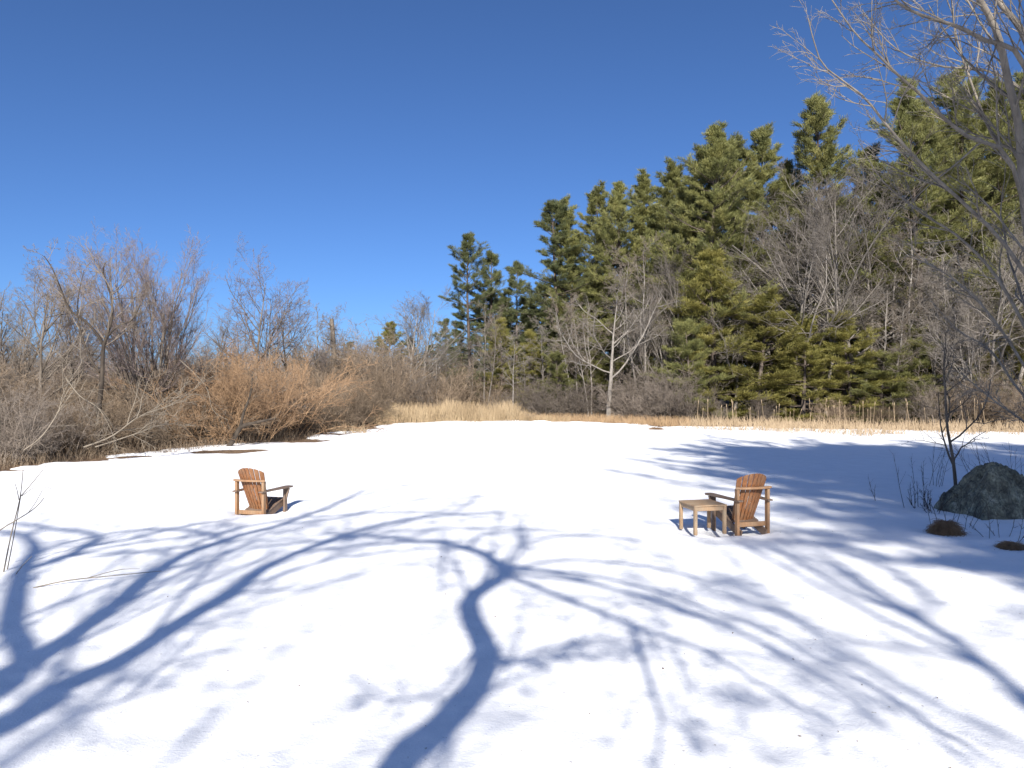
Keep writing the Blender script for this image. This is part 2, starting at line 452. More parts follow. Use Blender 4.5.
# ------------------------------------------------------------------ tree generators
def pine_meshes(seed, h, z0, rad, needle, flat=0.62, dens=1.0, gap=0.12, blade=0.22, spacing=0.62, asym=0.0, droop=0.0):
    """white pine: whorls of limbs, each limb a flat upswept plume of needle tufts on its outer part"""
    rng = np.random.default_rng(seed)
    K = 16
    tr = MB()
    tp = grow(rng, np.array([[0, 0, -0.1]]), np.array([[0, 0, 1.0]]), np.array([h + 0.1]), K, 0.014, 0.02)
    tR = taper([0.0125 * h + 0.04], 0.015, K, 0.9)
    tr.tubes(tp, tR, 9)
    st = []; dr = []; ln = []
    z = z0
    while z < h - 0.15:
        u = (z - z0) / (h - z0)
        nb = rng.integers(5, 8)
        a0 = rng.random() * 6.283
        wl = rng.uniform(0.6, 1.22)
        for b in range(nb):
            if rng.random() < gap: continue
            a = a0 + b * 6.283 / nb + rng.normal(0, 0.35)
            zz = z + rng.normal(0, 0.15)
            prof = ((1 - u) ** flat) * (0.62 + 0.38 * min(1, u * 3.0 + 0.1)) + 0.03 + 0.09 * u ** 4
            L = rad * prof * wl * rng.uniform(0.5, 1.22) * (1 + asym * math.cos(a - seed))
            el = math.radians(-6 + 68 * u ** 1.9 + rng.normal(0, 8)) - droop
            f = np.clip((zz + 0.1) / (h + 0.1), 0, 1) * K
            i = min(int(f), K - 1); q = tp[0, i] * (1 - f + i) + tp[0, i + 1] * (f - i)
            st.append(q); dr.append((math.cos(a) * math.cos(el), math.sin(a) * math.cos(el), math.sin(el))); ln.append(L)
        z += spacing * rng.uniform(0.65, 1.4) * (1.0 - 0.2 * u)
    st = np.array(st); dr = np.array(dr); ln = np.array(ln)
    P = grow(rng, st, dr, ln, 6, 0.07, 0.055)
    R = taper(0.010 + 0.011 * ln, 0.006, 6)
    lim = MB(); lim.tubes(P, R, 4)
    nd = int(max(0, z0) * 3)
    if nd:
        zz = rng.uniform(0.15 * z0, z0, nd); a = rng.random(nd) * 6.283
        fi = (zz + 0.1) / (h + 0.1) * K; i0 = fi.astype(int)
        sp = tp[0, i0] + (tp[0, i0 + 1] - tp[0, i0]) * (fi - i0)[:, None]
        DP = grow(rng, sp, np.stack([np.cos(a), np.sin(a), rng.normal(-0.05, 0.2, nd)], -1), rng.uniform(0.4, 2.2, nd), 5, 0.12, -0.02)
        lim.tubes(DP, taper(np.full(nd, 0.018), 0.004, 5), 3)
    n1 = max(4, int(14 * dens))
    s2, d2, t2, r2, L2 = spawn(rng, P, R, n1, 0.28, 1.0, 40, 13)
    usteep = np.clip(np.repeat(norm(P[:, -1] - P[:, 0])[:, 2], n1), 0, 1)
    d2[:, 2] = d2[:, 2] * 0.22 + 0.10 + 0.35 * np.clip(np.repeat(norm(P[:, -1] - P[:, 0])[:, 2], n1), 0, 1)
    l2 = np.maximum(0.28, L2 * (0.34 * (1.15 - 0.7 * t2)) * rng.uniform(0.6, 1.35, len(t2)))
    l2 = np.minimum(l2, 1.4)
    ok = rng.random(len(l2)) > 0.42 * usteep ** 1.5
    s2, d2, l2 = s2[ok], d2[ok], l2[ok]
    P2 = grow(rng, s2, d2, l2, 4, 0.10, 0.07)
    R2 = taper(np.full(len(l2), 0.009), 0.004, 4)
    lim.tubes(P2, R2, 3)
    s3a, d3a, *_ = spawn(rng, P2, R2, max(4, int(9 * dens)), 0.15, 1.0, 26, 14)
    s3b, d3b, *_ = spawn(rng, P, R, 4, 0.6, 1.0, 24, 14)
    c = np.concatenate([s3a, s3b, P2[:, -1], P[:, -1]])
    d = np.concatenate([d3a, d3b, norm(P2[:, -1] - P2[:, -2]), norm(P[:, -1] - P[:, -2])])
    nb = 6
    N = len(c)
    cc = np.repeat(c, nb, 0) + rng.normal(0, 0.06, (N * nb, 3)) * np.array([1.2, 1.2, 0.5])
    dd = norm(np.repeat(d, nb, 0) + rng.normal(0, 0.42, (N * nb, 3)) * np.array([1, 1, 0.7]) + np.array([0, 0, 0.32]))
    Ls = rng.uniform(0.6, 1.25, N * nb)[:, None] * blade
    side = norm(np.cross(dd, norm(rng.normal(0, 1, (N * nb, 3))))) * (blade * 0.045)
    V = np.stack([cc - side * 0.5, cc + side * 0.5, cc + dd * Ls * 0.6 + side, cc + dd * Ls, cc + dd * Ls * 0.6 - side], 1).reshape(-1, 3)
    fo = MB(); fo.add(V, (np.arange(N * nb) * 5)[:, None] + np.arange(5)[None, :])
    return [('trunk', tr.mesh('pine_trunk', M['pine_bark'])), ('limbs', lim.mesh('pine_limbs', M['pine_bark'])),
            ('foliage', fo.mesh('pine_foliage', M[needle], smooth=False))]

def bare_levels(rng, P, R, spec, twigmin=0.004):
    """spec rows: n, t0, t1, angle, sd, length factor, K, wander, up. Returns all level tubes."""
    out = []
    for (n, t0, t1, ang, sd, lf, K, wn_, up) in spec:
        s, d, t, r, L = spawn(rng, P, R, n, t0, t1, ang, sd)
        ln = L * lf * (1.15 - 0.65 * t) * rng.uniform(0.6, 1.3, len(t))
        P = grow(rng, s, d, ln, K, wn_, up)
        r0 = np.maximum(np.minimum(r * 0.75, 0.011 * ln + 0.003), twigmin)
        R = taper(r0, np.maximum(r0 * 0.3, twigmin * 0.7), K)
        out.append((P, R))
    return out

def bare_tree(seed, h, stems=1, spread=0.05, trunk_r=None, spec=None, bark='bark', twig='twig', split=1, twigmin=0.004, lean=(0, 0), wander=0.05, base_r=0.0):
    rng = np.random.default_rng(seed)
    K = 12
    a = rng.random() * 6.283 + np.arange(stems) * 2.399
    rd = rng.uniform(0.5, 1.0, stems) * spread
    d = np.stack([np.cos(a) * rd + lean[0], np.sin(a) * rd + lean[1], np.ones(stems)], -1)
    ln = h * rng.uniform(0.82, 1.0, stems) * (1.0 if stems > 1 else 0.95)
    st = np.stack([np.cos(a) * base_r, np.sin(a) * base_r, np.full(stems, -0.15)], -1)
    P = grow(rng, st, d, ln, K, wander, 0.03)
    r0 = trunk_r if trunk_r else 0.016 * h
    R = taper(np.full(stems, r0) * rng.uniform(0.7, 1.0, stems), 0.012, K, 0.8)
    if spec is None: spec = SPEC['round']
    lv = bare_levels(rng, P, R, spec, twigmin)
    tr = MB(); tr.tubes(P, R, 8)
    for q in lv[:split]: tr.tubes(q[0], q[1], 5)
    cr = MB()
    for i, q in enumerate(lv[split:]): cr.tubes(q[0], q[1], 3)
    return [('trunk', tr.mesh('bare_trunk', M[bark])), ('crown', cr.mesh('bare_crown', M[twig]))]

SPEC = {
    #          n   t0   t1  ang sd  lf   K wander up
    'round': [(14, .28, 1.0, 48, 10, .50, 8, .11, .06), (8, .2, 1.0, 42, 12, .50, 6, .13, .04), (6, .15, 1.0, 40, 14, .52, 4, .16, .02), (4, .15, 1.0, 38, 15, .55, 3, .18, .02)],
    'vase':  [(11, .25, .95, 27, 8, .46, 8, .07, .04), (8, .2, 1.0, 28, 9, .46, 6, .09, .04), (6, .15, 1.0, 30, 10, .55, 4, .11, .03), (4, .1, 1.0, 30, 12, .6, 3, .13, .03)],
    'slim':  [(18, .35, 1.0, 50, 12, .26, 7, .12, .05), (7, .2, 1.0, 42, 12, .46, 5, .14, .03), (6, .15, 1.0, 40, 14, .52, 4, .16, .02), (4, .15, 1.0, 38, 15, .6, 3, .18, .02)],
    'wide':  [(12, .33, 1.0, 62, 10, .62, 9, .13, .09), (9, .2, 1.0, 44, 12, .48, 6, .15, .03), (6, .15, 1.0, 42, 14, .5, 4, .18, .01), (4, .15, 1.0, 40, 15, .55, 3, .2, .01)],
}

def shrub_mesh(seed, h, rad, stems, mat, spec=None, lean=0.9, twigmin=0.005):
    rng = np.random.default_rng(seed)
    a = rng.random(stems) * 6.283
    q = np.sqrt(rng.random(stems)) * rad * 0.55
    st = np.stack([np.cos(a) * q, np.sin(a) * q, np.full(stems, -0.15)], -1)
    aa = a + rng.normal(0, 0.6, stems)
    ld = rng.uniform(0.1, lean, stems)
    d = np.stack([np.cos(aa) * ld, np.sin(aa) * ld, np.ones(stems)], -1)
    P = grow(rng, st, d, h * rng.uniform(0.6, 1.15, stems), 8, 0.11, 0.0, 0.10)
    R = taper(rng.uniform(0.012, 0.03, stems), 0.006, 8)
    spec = spec or [(7, .15, 1, 42, 14, .5, 5, .15, .02), (6, .15, 1, 40, 15, .5, 4, .17, .0), (4, .1, 1, 40, 18, .55, 3, .2, 0)]
    lv = bare_levels(rng, P, R, spec, twigmin)
    mb = MB(); mb.tubes(P, R, 5)
    for p in lv: mb.tubes(p[0], p[1], 3)
    return mb.mesh('shrub', M[mat])

def put(name, parts, loc, rz, sc, label, cat, group=None):
    r = empty(name, loc, rz, sc)
    tag(r, label, cat, group)
    for nm, me in parts:
        link(nm, me, r)
    return r

# ------------------------------------------------------------------ evergreens
P_BIG = [pine_meshes(11, 19.0, 2.0, 5.2, 'needle', 0.74, gap=0.05, spacing=0.68), pine_meshes(12, 20.0, 3.0, 4.9, 'needle', 0.8, gap=0.07, spacing=0.7),
         pine_meshes(13, 17.0, 1.6, 4.6, 'needle', 0.82, gap=0.06, spacing=0.66), pine_meshes(14, 18.0, 5.0, 4.4, 'needle_dark', 0.6, gap=0.16, asym=0.2, spacing=0.95)]
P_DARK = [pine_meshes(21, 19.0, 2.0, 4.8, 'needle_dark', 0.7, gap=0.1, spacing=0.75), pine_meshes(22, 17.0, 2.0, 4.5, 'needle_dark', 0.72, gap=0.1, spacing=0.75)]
P_YOUNG = [pine_meshes(31, 8.0, 0.4, 3.2, 'needle_yellow', 0.75, 1.0, 0.05, 0.19, 0.6, droop=0.05), pine_meshes(32, 9.0, 0.5, 3.2, 'needle_yellow', 0.7, 1.0, 0.06, 0.19, 0.66),
           pine_meshes(33, 6.0, 0.3, 2.5, 'needle', 0.65, 1.0, 0.05, 0.16, 0.45, droop=0.1)]
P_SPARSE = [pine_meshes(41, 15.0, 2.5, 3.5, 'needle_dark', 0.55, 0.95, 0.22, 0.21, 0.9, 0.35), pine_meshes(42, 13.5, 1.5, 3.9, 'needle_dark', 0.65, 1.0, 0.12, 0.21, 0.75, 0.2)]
HT = {}
for q, hh in ((P_BIG, (19, 20, 17, 18)), (P_DARK, (19, 17)), (P_YOUNG, (8, 9, 6)), (P_SPARSE, (15, 13.5))):
    for m_, h_ in zip(q, hh): HT[id(m_)] = h_

rnd = random.Random(5)
def evergreen(parts, px, topy, d, label, name='pine_tree', group=None, wide=1.0, cat='pine tree'):
    h = hz(topy, d)
    sc = h / HT[id(parts)]
    wide = wide * 1.1
    return put(name, parts, (gx(px, d), d, GROUND), rnd.random() * 6.28, (sc * wide, sc * wide, sc), label, cat, group)

G_PINE = 'pines of the evergreen wood'
E = [
 (P_SPARSE[0], 470, 236, 58, "thin ragged pine with a sparse tip, outermost tall pine on the wood's left", 1.0),
 (P_SPARSE[1], 493, 258, 60, 'second pine from the left end of the wood, with a bushy rounded top', 1.05),
 (P_SPARSE[1], 518, 268, 60, 'shortest of the three sparse pines at the left end of the wood', 1.0),
 (P_BIG[3], 560, 205, 55, "pine with long flat branches against the sky at the wood's left shoulder", 1.1),
 (P_BIG[1], 592, 190, 57, 'slim dark pine just right of the left shoulder of the wood', 1.0),
 (P_BIG[0], 622, 186, 54, 'pine behind the pale spreading bare tree', 1.0),
 (P_BIG[2], 655, 168, 53, 'pine with a sharp tip between the pale spreading tree and the widest pine', 1.05),
 (P_BIG[0], 706, 138, 49, 'widest dense pine, with the bright young pines standing at its foot', 1.15),
 (P_BIG[1], 762, 130, 51, 'tall pine immediately right of the widest dense pine', 1.0),
 (P_BIG[2], 824, 110, 50, 'pine whose separate pointed top rises highest above the grey bare trees', 1.0),
 (P_BIG[1], 868, 150, 51, 'pine mostly hidden behind grey bare trees, right of the separate pointed top', 1.0),
 (P_BIG[0], 925, 88, 47, 'large olive pine behind the drooping branches of the near bare tree', 1.05),
 (P_BIG[2], 985, 75, 50, 'dark pine at the right end, crossed by the near bare trunk', 1.1),
 (P_BIG[1], 1040, 80, 50, 'pine at the far right edge, partly out of the frame', 1.1),
]
E += [
 (P_BIG[2], 578, 204, 56.5, 'narrow pine filling the skyline just right of the flat-branched shoulder pine', 1.0),
 (P_BIG[1], 640, 180, 55.5, 'pine behind the tall twin-trunked bare tree', 1.05),
 (P_BIG[2], 682, 156, 51, 'pine at the left flank of the widest dense pine', 1.1),
 (P_BIG[2], 735, 140, 50, 'pine squeezed between the two tallest tops left of the separate pointed one', 1.1),
 (P_BIG[0], 792, 172, 52, 'lower pine in the dip left of the separate pointed top', 1.0),
 (P_BIG[2], 898, 122, 50, 'pine at the left flank of the large olive pine', 1.1),
 (P_BIG[1], 955, 92, 49, 'pine at the right flank of the large olive pine', 1.1),
 (P_BIG[0], 1012, 92, 49, 'pine behind the near leaning trunk at the right edge', 1.1),
]
for (p, px, ty, d, lab, wd) in E:
    evergreen(p, px, ty, d, lab, group=G_PINE, wide=wd)
# second row, closing the wood
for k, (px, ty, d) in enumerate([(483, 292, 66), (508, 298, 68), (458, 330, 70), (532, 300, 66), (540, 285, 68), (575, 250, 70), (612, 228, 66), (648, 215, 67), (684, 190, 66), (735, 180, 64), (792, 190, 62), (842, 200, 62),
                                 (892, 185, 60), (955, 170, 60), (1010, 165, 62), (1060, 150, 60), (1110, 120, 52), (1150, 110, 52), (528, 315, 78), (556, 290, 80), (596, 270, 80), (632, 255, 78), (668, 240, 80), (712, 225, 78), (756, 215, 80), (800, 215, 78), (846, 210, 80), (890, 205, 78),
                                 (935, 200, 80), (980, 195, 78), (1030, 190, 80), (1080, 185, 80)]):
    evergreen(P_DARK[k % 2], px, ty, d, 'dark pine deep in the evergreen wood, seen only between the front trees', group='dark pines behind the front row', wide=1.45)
Y = [
 (P_YOUNG[1], 716, 256, 45.5, 'bright yellow-green young pine in front of the widest dense pine', 'young pine', 1.3),
 (P_YOUNG[0], 758, 300, 44.5, 'bright young pine with low drooping boughs, beside the yellow-green one', 'young pine', 1.45),
 (P_YOUNG[2], 692, 322, 44.2, 'small bushy pine left of the bright young pines', 'young pine', 1.0),
 (P_YOUNG[0], 852, 318, 43.5, 'low bushy hemlock behind the cattail stalks', 'hemlock', 1.5),
 (P_YOUNG[2], 905, 340, 43, 'short round hemlock behind the small tree by the boulder', 'hemlock', 1.35),
 (P_YOUNG[1], 952, 300, 45, 'hemlock at the right end of the wood, above the cattail bed', 'hemlock', 1.3),
 (P_YOUNG[0], 803, 322, 43.8, 'hemlock between the bright young pines and the low bushy one', 'hemlock', 1.4),
 (P_YOUNG[2], 882, 352, 42.6, 'smallest hemlock, right of the low bushy one', 'hemlock', 1.4),
 (P_YOUNG[0], 928, 318, 44.4, 'hemlock directly left of the tall thin pale trunk', 'hemlock', 1.3),
 (P_YOUNG[0], 1002, 322, 44, 'hemlock at the right edge behind the drooping branches', 'hemlock', 1.3),
 (P_YOUNG[1], 503, 322, 52, 'young feathery pine behind the slender pale sapling above the tan reeds', 'young pine', 1.0),
 (P_YOUNG[2], 560, 352, 48.5, 'small green pine left of the pale spreading bare tree', 'young pine', 1.0),
 (P_YOUNG[0], 535, 335, 54, 'half-hidden young pine between the two greener ones above the reeds', 'young pine', 1.0),
]
for (p, px, ty, d, lab, cat, wd) in Y:
    evergreen(p, px, ty, d, lab, 'young_pine' if cat == 'young pine' else 'hemlock', 'small evergreens at the wood edge', wd, cat)
FP = [
 (P_YOUNG[1], 386, 326, 88, 'distant flat-topped pine, left end of the far group over the brown thicket', 1.25),
 (P_DARK[1], 412, 338, 95, 'distant pine behind the pale forked bare tree', 1.5),
 (P_SPARSE[1], 445, 322, 84, 'distant pine next to the ragged tall pine', 1.2),
 (P_DARK[0], 350, 342, 110, 'small far-off pine top right of the dead snag', 1.6),
 (P_DARK[1], 430, 345, 90, 'distant pine in the middle of the far group', 1.6),
]
for (p, px, ty, d, lab, wd) in FP:
    evergreen(p, px, ty, d, lab, group='distant pines', wide=wd)

# ------------------------------------------------------------------ bare trees
B_VASE = [bare_tree(151, 7.5, 10, 0.36, 0.09, SPEC['vase'], 'bark', 'red_twig', 1, base_r=0.14, twigmin=0.003), bare_tree(52, 7.0, 5, 0.34, 0.09, SPEC['vase'], 'bark', 'twig', 1, base_r=0.1, twigmin=0.003)]
B_ROUND = [bare_tree(53, 8.0, 1, 0.05, None, SPEC['round'], 'bark', 'twig', 1), bare_tree(54, 8.0, 2, 0.2, None, SPEC['round'], 'bark', 'red_twig', 1, base_r=0.1),
           bare_tree(59, 8.0, 1, 0.1, None, SPEC['wide'], 'dark_bark', 'twig', 1, wander=0.12)]
B_SLIM = [bare_tree(55, 9.0, 1, 0.04, 0.09, SPEC['slim'], 'pale_bark', 'pale_twig', 1), bare_tree(56, 9.0, 2, 0.1, 0.08, SPEC['slim'], 'pale_bark', 'twig', 1, base_r=0.12),
          bare_tree(60, 9.0, 3, 0.16, 0.08, SPEC['vase'], 'pale_bark', 'pale_twig', 1, base_r=0.12)]
B_WIDE = [bare_tree(57, 9.0, 1, 0.05, 0.2, SPEC['wide'], 'pale_bark', 'pale_twig', 2), bare_tree(58, 9.0, 2, 0.25, 0.17, SPEC['wide'], 'pale_bark', 'pale_twig', 1, base_r=0.1)]
for q, hh in ((B_VASE, (7.5, 7)), (B_ROUND, (8, 8, 8)), (B_SLIM, (9, 9, 9)), (B_WIDE, (9, 9))):
    for m_, h_ in zip(q, hh): HT[id(m_)] = h_

def bare(parts, px, topy, d, label, group=None, wide=1.0, rz=None, name='bare_tree'):
    h = hz(topy, d)
    sc = h / HT[id(parts)] * 0.98
    return put(name, parts, (gx(px, d), d, GROUND), rnd.random() * 6.28 if rz is None else rz, (sc * wide, sc * wide, sc), label, 'bare tree', group)

G_L = 'bare trees rising over the left thicket'
for (p, px, ty, d, lab, wd) in [
 (B_VASE[0], 152, 256, 27, 'fan-shaped bare tree with many stems and reddish twig tips, tallest over the left thicket', 0.9),
 (B_ROUND[0], 38, 246, 25, 'rounded grey bare tree at the left edge of the picture', 1.0),
 (B_VASE[1], 8, 262, 28, 'many-stemmed bare tree cut by the left edge of the frame', 1.1),
 (B_ROUND[1], 262, 262, 38, 'bare tree with two stems behind the orange willow bush', 1.0),
 (B_ROUND[0], 290, 282, 40, 'bare tree just left of the dead snag', 1.0),
 (B_ROUND[0], 222, 300, 36, 'bare tree between the fan-shaped tree and the orange willow bush', 0.9),
 (B_ROUND[1], 72, 268, 31, 'bare tree behind the rounded grey one near the left edge', 0.9),
 (B_SLIM[1], 318, 300, 46, 'slim bare tree standing beside the dead snag', 1.2),
 (B_ROUND[2], 184, 318, 31, 'low bare tree tucked behind the fan-shaped tree', 1.0),
]:
    bare(p, px, ty, d, lab, G_L, wd)
for k, (px, ty, d) in enumerate([(-20, 300, 35), (65, 335, 45), (205, 335, 50), (345, 345, 60), (365, 352, 64),
                                 (270, 330, 58), (-50, 300, 40), (-60, 280, 30), (395, 360, 66)]):
    bare((B_ROUND + B_VASE)[k % 5], px, ty, d, 'leafless tree in the hazy brown row far behind the left thicket', 'far bare trees behind the left thicket', 1.1)
G_M = 'pale bare trees in front of the evergreens'
for (p, px, ty, d, lab, wd, rz) in [
 (B_WIDE[0], 608, 278, 44.5, "broad pale bare tree with spreading limbs on the snow edge before dark pines", 1.15, 0.6),
 (B_SLIM[1], 642, 232, 45.5, 'tall twin-trunked bare tree right of the broad pale one', 1.15, 1.0),
 (B_SLIM[2], 414, 302, 52, 'pale forked bare tree against the sky left of the ragged pine', 1.5, 0.3),
 (B_SLIM[0], 512, 305, 47.5, 'slender pale bare tree with a bright trunk over the tan reeds', 1.2, 2.0),
 (B_SLIM[0], 762, 205, 46.5, 'slender grey bare tree in front of the widest dense pine', 1.3, 3.0),
 (B_SLIM[2], 822, 200, 45, 'grey bare tree with a feathery crown below the separate pine top', 1.1, 1.2),
 (B_SLIM[2], 858, 185, 46, 'grey many-stemmed bare tree at the centre of the right wood', 1.5, 2.5),
 (B_SLIM[1], 905, 205, 44, 'tall grey twin-stemmed bare tree behind the small tree by the boulder', 1.3, 0.2),
 (B_SLIM[0], 962, 210, 43, 'tall thin pale trunk over the right cattail bed', 1.3, 4.0),
 (B_WIDE[1], 1005, 215, 44, 'grey bare tree at the right edge of the far shore', 1.0, 3.2),
 (B_SLIM[0], 468, 320, 50, 'thin pale bare tree below the ragged pine', 1.0, 1.4),
 (B_SLIM[1], 486, 300, 49, 'leaning pale bare trunk between the ragged pine and the young feathery pine', 1.0, 4.4),
 (B_SLIM[0], 545, 300, 50, 'thin bare tree left of the small green pine', 1.2, 5.0),
 (B_SLIM[1], 575, 290, 51, 'grey bare tree close behind the broad pale one', 1.2, 2.2),
 (B_SLIM[2], 672, 260, 47, 'bare tree left of the bright young pines', 1.0, 0.9),
 (B_SLIM[0], 440, 335, 50, 'short bare stem between the forked tree and the ragged pine', 1.1, 2.9),
]:
    bare(p, px, ty, d, lab, G_M, wd, rz)
for k, (px, ty, d) in enumerate([(530, 340, 53), (590, 300, 50), (655, 310, 46), (735, 300, 45.5), (790, 250, 46), (875, 250, 44),
                                 (885, 290, 42.5), (935, 270, 43), (945, 300, 42), (985, 250, 42), (1015, 230, 41), (1040, 240, 43), (975, 300, 41)]):
    bare((B_SLIM + B_WIDE)[k % 5], px, ty, d, 'thin grey bare tree mixed in among the dark pines', 'thin bare trees among the pines', 1.1)

def crooked_tree():
    rng = np.random.default_rng(314)
    D = 23.5; bx = gx(98, D)
    r = empty('crooked_tree', (bx, D, GROUND)); tag(r, 'crooked dark bare tree with a bent limb, left of the fan-shaped tree', 'bare tree')
    def w(px, py, dd=0.0): return (gx(px, D + dd) - bx, dd, hz(py, D + dd) - GROUND)
    tr = MB(); L = []
    for pts, a_, b_ in [([(0, 0, -0.2), w(99, 410), w(102, 380), w(103, 352), w(106, 338), w(112, 318, .2), w(111, 296, .4), w(103, 272, .6), w(106, 262, .8)], 0.085, 0.015),
                        ([w(104, 346), w(97, 334, -.1), w(84, 320, -.3), w(70, 310, -.5), w(62, 292, -.7), w(52, 268, -.9), w(44, 256, -1)], 0.05, 0.012),
                        ([w(100, 372), w(90, 358, .2), (w(80, 330, .6)), w(78, 300, .9), w(84, 270, 1.2)], 0.04, 0.01),
                        ([w(106, 338), w(118, 326, -.2), w(132, 320, -.4), w(140, 305, -.6)], 0.035, 0.01)]:
        L.append(polyline_tube(tr, pts, np.linspace(a_, b_, len(pts)), 22, 7))
    link('trunk', tr.mesh('crooked_trunk', M['dark_bark']), r)
    cr = MB()
    for P, R in L:
        for q in bare_levels(rng, P, R, [(9, .35, 1, 46, 14, .38, 7, .13, .05), (7, .2, 1, 42, 14, .5, 5, .15, .03), (5, .15, 1, 40, 14, .52, 4, .16, .02), (3, .15, 1, 38, 15, .55, 3, .18, .02)], 0.0035): cr.tubes(q[0], q[1], 3)
    link('crown', cr.mesh('crooked_crown', M['twig']), r)

# dead snag
def snag():
    rng = np.random.default_rng(77)
    d = 48; h = hz(314, d)
    r = empty('dead_snag', (gx(335, d), d, GROUND))
    tag(r, 'broken dead trunk with a few stubs, standing against the sky over the brown thicket', 'dead tree')
    P = grow(rng, np.array([[0, 0, -0.2]]), np.array([[0.02, 0, 1.0]]), np.array([h]), 10, 0.02, 0.02)
    R = taper([0.24], 0.13, 10)
    a = MB(); a.tubes(P, R, 8); link('trunk', a.mesh('snag_trunk', M['bark']), r)
    s, dd, t, rr, L = spawn(rng, P, R, 9, 0.55, 1.0, 80, 10)
    Q = grow(rng, s, dd, rng.uniform(0.3, 1.6, len(s)), 5, 0.12, 0.02)
    b = MB(); b.tubes(Q, taper(np.full(len(s), 0.05), 0.015, 5), 5); link('stubs', b.mesh('snag_branches', M['bark']), r)
snag()

# ------------------------------------------------------------------ thickets
SH_BROWN = [shrub_mesh(61, 3.2, 1.9, 26, 'brush'), shrub_mesh(62, 2.8, 2.1, 28, 'brush'), shrub_mesh(63, 3.6, 1.7, 24, 'brush', lean=0.6)]
SH_GREY = [shrub_mesh(64, 2.6, 1.9, 26, 'grey_brush'), shrub_mesh(65, 3.4, 2.0, 24, 'grey_brush', lean=0.7)]
SH_ORANGE = [shrub_mesh(66, 4.0, 2.1, 34, 'orange_brush', lean=0.85), shrub_mesh(67, 3.4, 1.8, 28, 'orange_brush', lean=0.9)]

def shrub(me, px, d, sc, label, group=None, sz=None, off=0.0):
    o = link('bare_shrub', me, None, (gx(px, d), d, GROUND + off), rnd.random() * 6.28)
    s = sc * rnd.uniform(0.92, 1.08)
    o.scale = (s, s, s * (sz or 1.0))
    tag(o, label, 'shrub', group)
    return o

# left bank, front row follows the shoreline
def left_bank():
    rg = random.Random(9)
    shore = [(-20.0, 17.2), (-16.5, 17.9), (-13.9, 19.3), (-13.2, 21.2), (-12.7, 23.6), (-11.2, 26.0), (-9.6, 29.4), (-8.4, 32.8), (-8.0, 36.5), (-7.8, 40.3)]
    kinds = SH_BROWN + SH_GREY
    for row, (off, hh) in enumerate([(0.9, 0.7), (2.8, 0.78), (5.5, 0.8), (8.8, 0.82), (13, 0.82)]):
        for i in range(len(shore) - 1):
            (ax, ay), (bx, by) = shore[i], shore[i + 1]
            L = math.hypot(bx - ax, by - ay); nx, ny = -(by - ay) / L, (bx - ax) / L
            if nx > 0: nx, ny = -nx, -ny
            for t in ((0.25, 0.75) if L > 2.4 else (0.5,)):
                t += rg.uniform(-0.15, 0.15)
                x = ax + (bx - ax) * t + nx * (off + rg.uniform(-0.5, 0.5)); y = ay + (by - ay) * t + ny * (off + rg.uniform(-0.5, 0.5)) + 0.35 * off
                px = 512 + x / y * F
                if px < -160: continue
                me = rg.choice(kinds)
                if row == 0:
                    lab = 'low tangled brown shrub in the front row, where the left thicket meets the snow'
                    grp = 'front shrubs of the left thicket'
                elif row < 3:
                    lab = 'brown leafless shrub in the middle of the left thicket'
                    grp = 'middle shrubs of the left thicket'
                else:
                    lab = 'tall leafless shrub at the back of the left thicket'
                    grp = 'back shrubs of the left thicket'
                shrub(me, px, y, hh, lab, grp)
left_bank()
for (me, px, d, sc, lab) in [
 (SH_ORANGE[0], 245, 28.5, 1.0, 'large orange-tan willow bush above the bent dark stem'),
 (SH_ORANGE[1], 213, 27.5, 1.0, 'orange-tan willow bush left of the largest orange one'),
 (SH_ORANGE[1], 282, 31.5, 1.1, 'orange-tan willow bush right of the largest orange one')]:
    shrub(me, px, d, sc, lab, 'orange willow bushes')
# the thicket between the left bank and the reeds, and its far part
for k, (px, d, sc) in enumerate([(330, 41, 1.2), (352, 43, 1.25), (375, 46, 1.2), (398, 48, 1.2), (420, 50, 1.15), (440, 49, 1.0), (310, 46, 1.4), (340, 50, 1.5), (370, 54, 1.5),
                                 (400, 56, 1.5), (430, 58, 1.4), (280, 50, 1.2), (250, 50, 1.1), (215, 48, 1.0), (180, 46, 0.9), (140, 44, 0.8), (100, 42, 0.8), (60, 40, 0.8), (20, 38, 0.8),
                                 (-20, 36, 0.8), (460, 52, 1.1), (480, 50, 0.95)]):
    shrub((SH_BROWN + SH_GREY)[k % 5], px, d, sc, 'brown leafless shrub of the hazy thicket behind the left shore and the tan reeds', 'thicket behind the left shore')
for k, (px, d, sc) in enumerate([(500, 49, .75), (528, 48, .8), (548, 47, .85), (572, 46.5, .8), (590, 46, .75), (630, 44.5, .75), (655, 43.5, .85), (672, 42.8, .95), (690, 42.5, .9), (668, 44.5, 1.1), (640, 46, 1.0)]):
    shrub(SH_GREY[k % 2], px, d, sc, 'grey leafless shrub at the foot of the pale bare trees, behind the snow edge', 'grey shrubs at the wood edge')
for k, (px, d, sc) in enumerate([(720, 43, .5), (760, 42.5, .45), (830, 41.5, .45), (880, 41, .45), (915, 40.5, .6), (945, 40, .75), (975, 39.5, .85), (1005, 39, .9), (1035, 38.5, .95), (985, 42, 1.1)]):
    shrub((SH_GREY + SH_BROWN)[k % 4], px, d, sc, 'dim leafless shrub under the dark evergreens, behind the cattail bed', 'shrubs under the evergreens')

